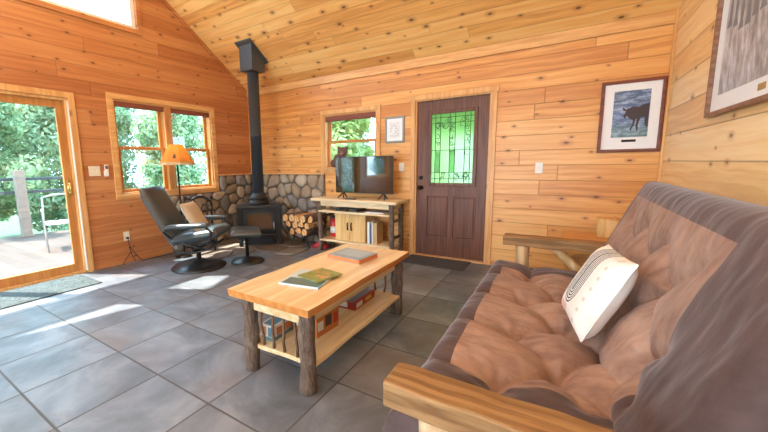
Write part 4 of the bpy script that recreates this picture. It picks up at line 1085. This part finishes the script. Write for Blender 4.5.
po_=obj('cover', cushion(.42,.42,.14,18), pm, tp, smooth=True, sub=1)
tp.matrix_world = Matrix.Translation((4.979,-2.428,.634)) @ PM

# end table behind the futon
et = thing('end_table','amber wooden end table behind the far futon arm','table',(5.17,-.36,0))
obj('table_top', MB().box(-.34,.30,-.24,.24,.475,.51), M['orange_wood'], et, bevel=.006)
obj('apron', MB().box(-.29,.26,-.20,.20,.38,.475), M['orange_wood'], et, bevel=.004)
for x in (-.27,.24):
    for y in (-.18,.18): obj('leg', MB().box(x-.025,x+.025,y-.025,y+.025,0,.38), M['orange_wood'], et, bevel=.004)
sb = thing('wooden_box','small pale wooden box with a sloping lid on the end table','box',(5.22,-.24,.511))
mb=MB(); mb.prism([(-.10,0),(.14,0),(.14,.12),(.04,.17),(-.10,.185)],-.08,.08,Matrix(((1,0,0,0),(0,0,-1,0),(0,1,0,0),(0,0,0,1))))
obj('box_body', mb, M['cab'], sb, bevel=.004)
obj('sloping_lid', MB().hexa([(.03,-.095,.176),(.16,-.095,.112),(.16,.095,.112),(.03,.095,.176),(.035,-.095,.19),(.166,-.095,.126),(.166,.095,.126),(.035,.095,.19)]), M['orange_wood'], sb, bevel=.003)

# added pendants near the ridge, unseen, as fill light for the room
for i,(x,y,z) in enumerate(((1.3,-3.6,4.1),(3.1,-3.6,4.1),(4.5,-4.6,3.6))):
    pe = thing('pendant_lamp','white globe pendant lamp hanging from the ceiling ridge','lamp',(x,y,z),0,'globe pendants along the ridge')
    tg = NT('opal_globe'); em = tg.N('Emission',{'Color':(1,.95,.88,1),'Strength':5}); tg.t.links.new(em.outputs[0],tg.out.inputs[0])
    obj('cord', MB().tube([(0,0,.15),(0,0,roof(y)-z)],.006,6), M['plastic'], pe)
    obj('globe', MB().ball((0,0,0),.15), tg.mat, pe, smooth=True)
    l = bpy.data.lights.new('pendant_bulb','POINT'); l.energy=150; l.color=(1,.95,.88); l.shadow_soft_size=.17
    lo = bpy.data.objects.new('pendant_bulb', l); COL.objects.link(lo); lo.location=(x,y,z-.0); lo.parent=None
    for o in pe.children: o.visible_shadow = True
# added fill lights keep the height of their globes
for o in [o for o in S.objects if o.type=='LIGHT']: o.location.z -= .0

def area(loc, rot, sx, sy, e, col):
    l = bpy.data.lights.new('window_daylight','AREA'); l.shape='RECTANGLE'; l.size=sx; l.size_y=sy; l.energy=e; l.color=col
    o = bpy.data.objects.new('window_daylight', l); COL.objects.link(o); o.location=loc; o.rotation_euler=rot
for x in (1.65,3.95): area((x,YB-.03,1.3),(R_(90),0,0),1.85,1.75,48,(1,.96,.90))  # added fill lights set in the unseen rear windows
l = bpy.data.lights.new('reading_bulb','POINT'); l.energy=2.2; l.color=(1,.72,.38); l.shadow_soft_size=.05
o = bpy.data.objects.new('reading_bulb', l); COL.objects.link(o); o.location=(.36,-1.66,1.46)
l = bpy.data.lights.new('sun','SUN'); l.energy=14; l.angle=R_(.6); l.color=(1,.95,.86)
o = bpy.data.objects.new('sun', l); COL.objects.link(o); o.rotation_euler = Vector((1,.55,-2.2)).to_track_quat('-Z','Y').to_euler()
wd = bpy.data.worlds.new('sky'); S.world = wd; wd.use_nodes = True
bg = wd.node_tree.nodes['Background']; bg.inputs[0].default_value=(.48,.74,1,1); bg.inputs[1].default_value=10

# ------------------------------------------------------------------ camera
cam = bpy.data.cameras.new('camera'); co = bpy.data.objects.new('camera', cam); COL.objects.link(co); S.camera = co
f, yaw, pitch, roll = 344.4881, .5791, .1388, -.0167
Fv=Vector((-sin(yaw)*cos(pitch),cos(yaw)*cos(pitch),-sin(pitch))); Rv=Vector((cos(yaw),sin(yaw),0)); Uv=Rv.cross(Fv)
R2=Rv*cos(roll)+Uv*sin(roll); U2=-Rv*sin(roll)+Uv*cos(roll)
mw=Matrix(((R2.x,U2.x,-Fv.x,4.8178),(R2.y,U2.y,-Fv.y,-4.4497),(R2.z,U2.z,-Fv.z,1.2594),(0,0,0,1)))
co.matrix_world = mw
cam.sensor_fit='HORIZONTAL'; cam.sensor_width=36; cam.lens=f/768*36; cam.shift_x=45.03/768; cam.shift_y=-3.88/768; cam.clip_start=.05
S.view_settings.view_transform='Standard'; S.view_settings.look='None'; S.view_settings.exposure=.5; S.view_settings.gamma=1; S.view_settings.use_curve_mapping=False
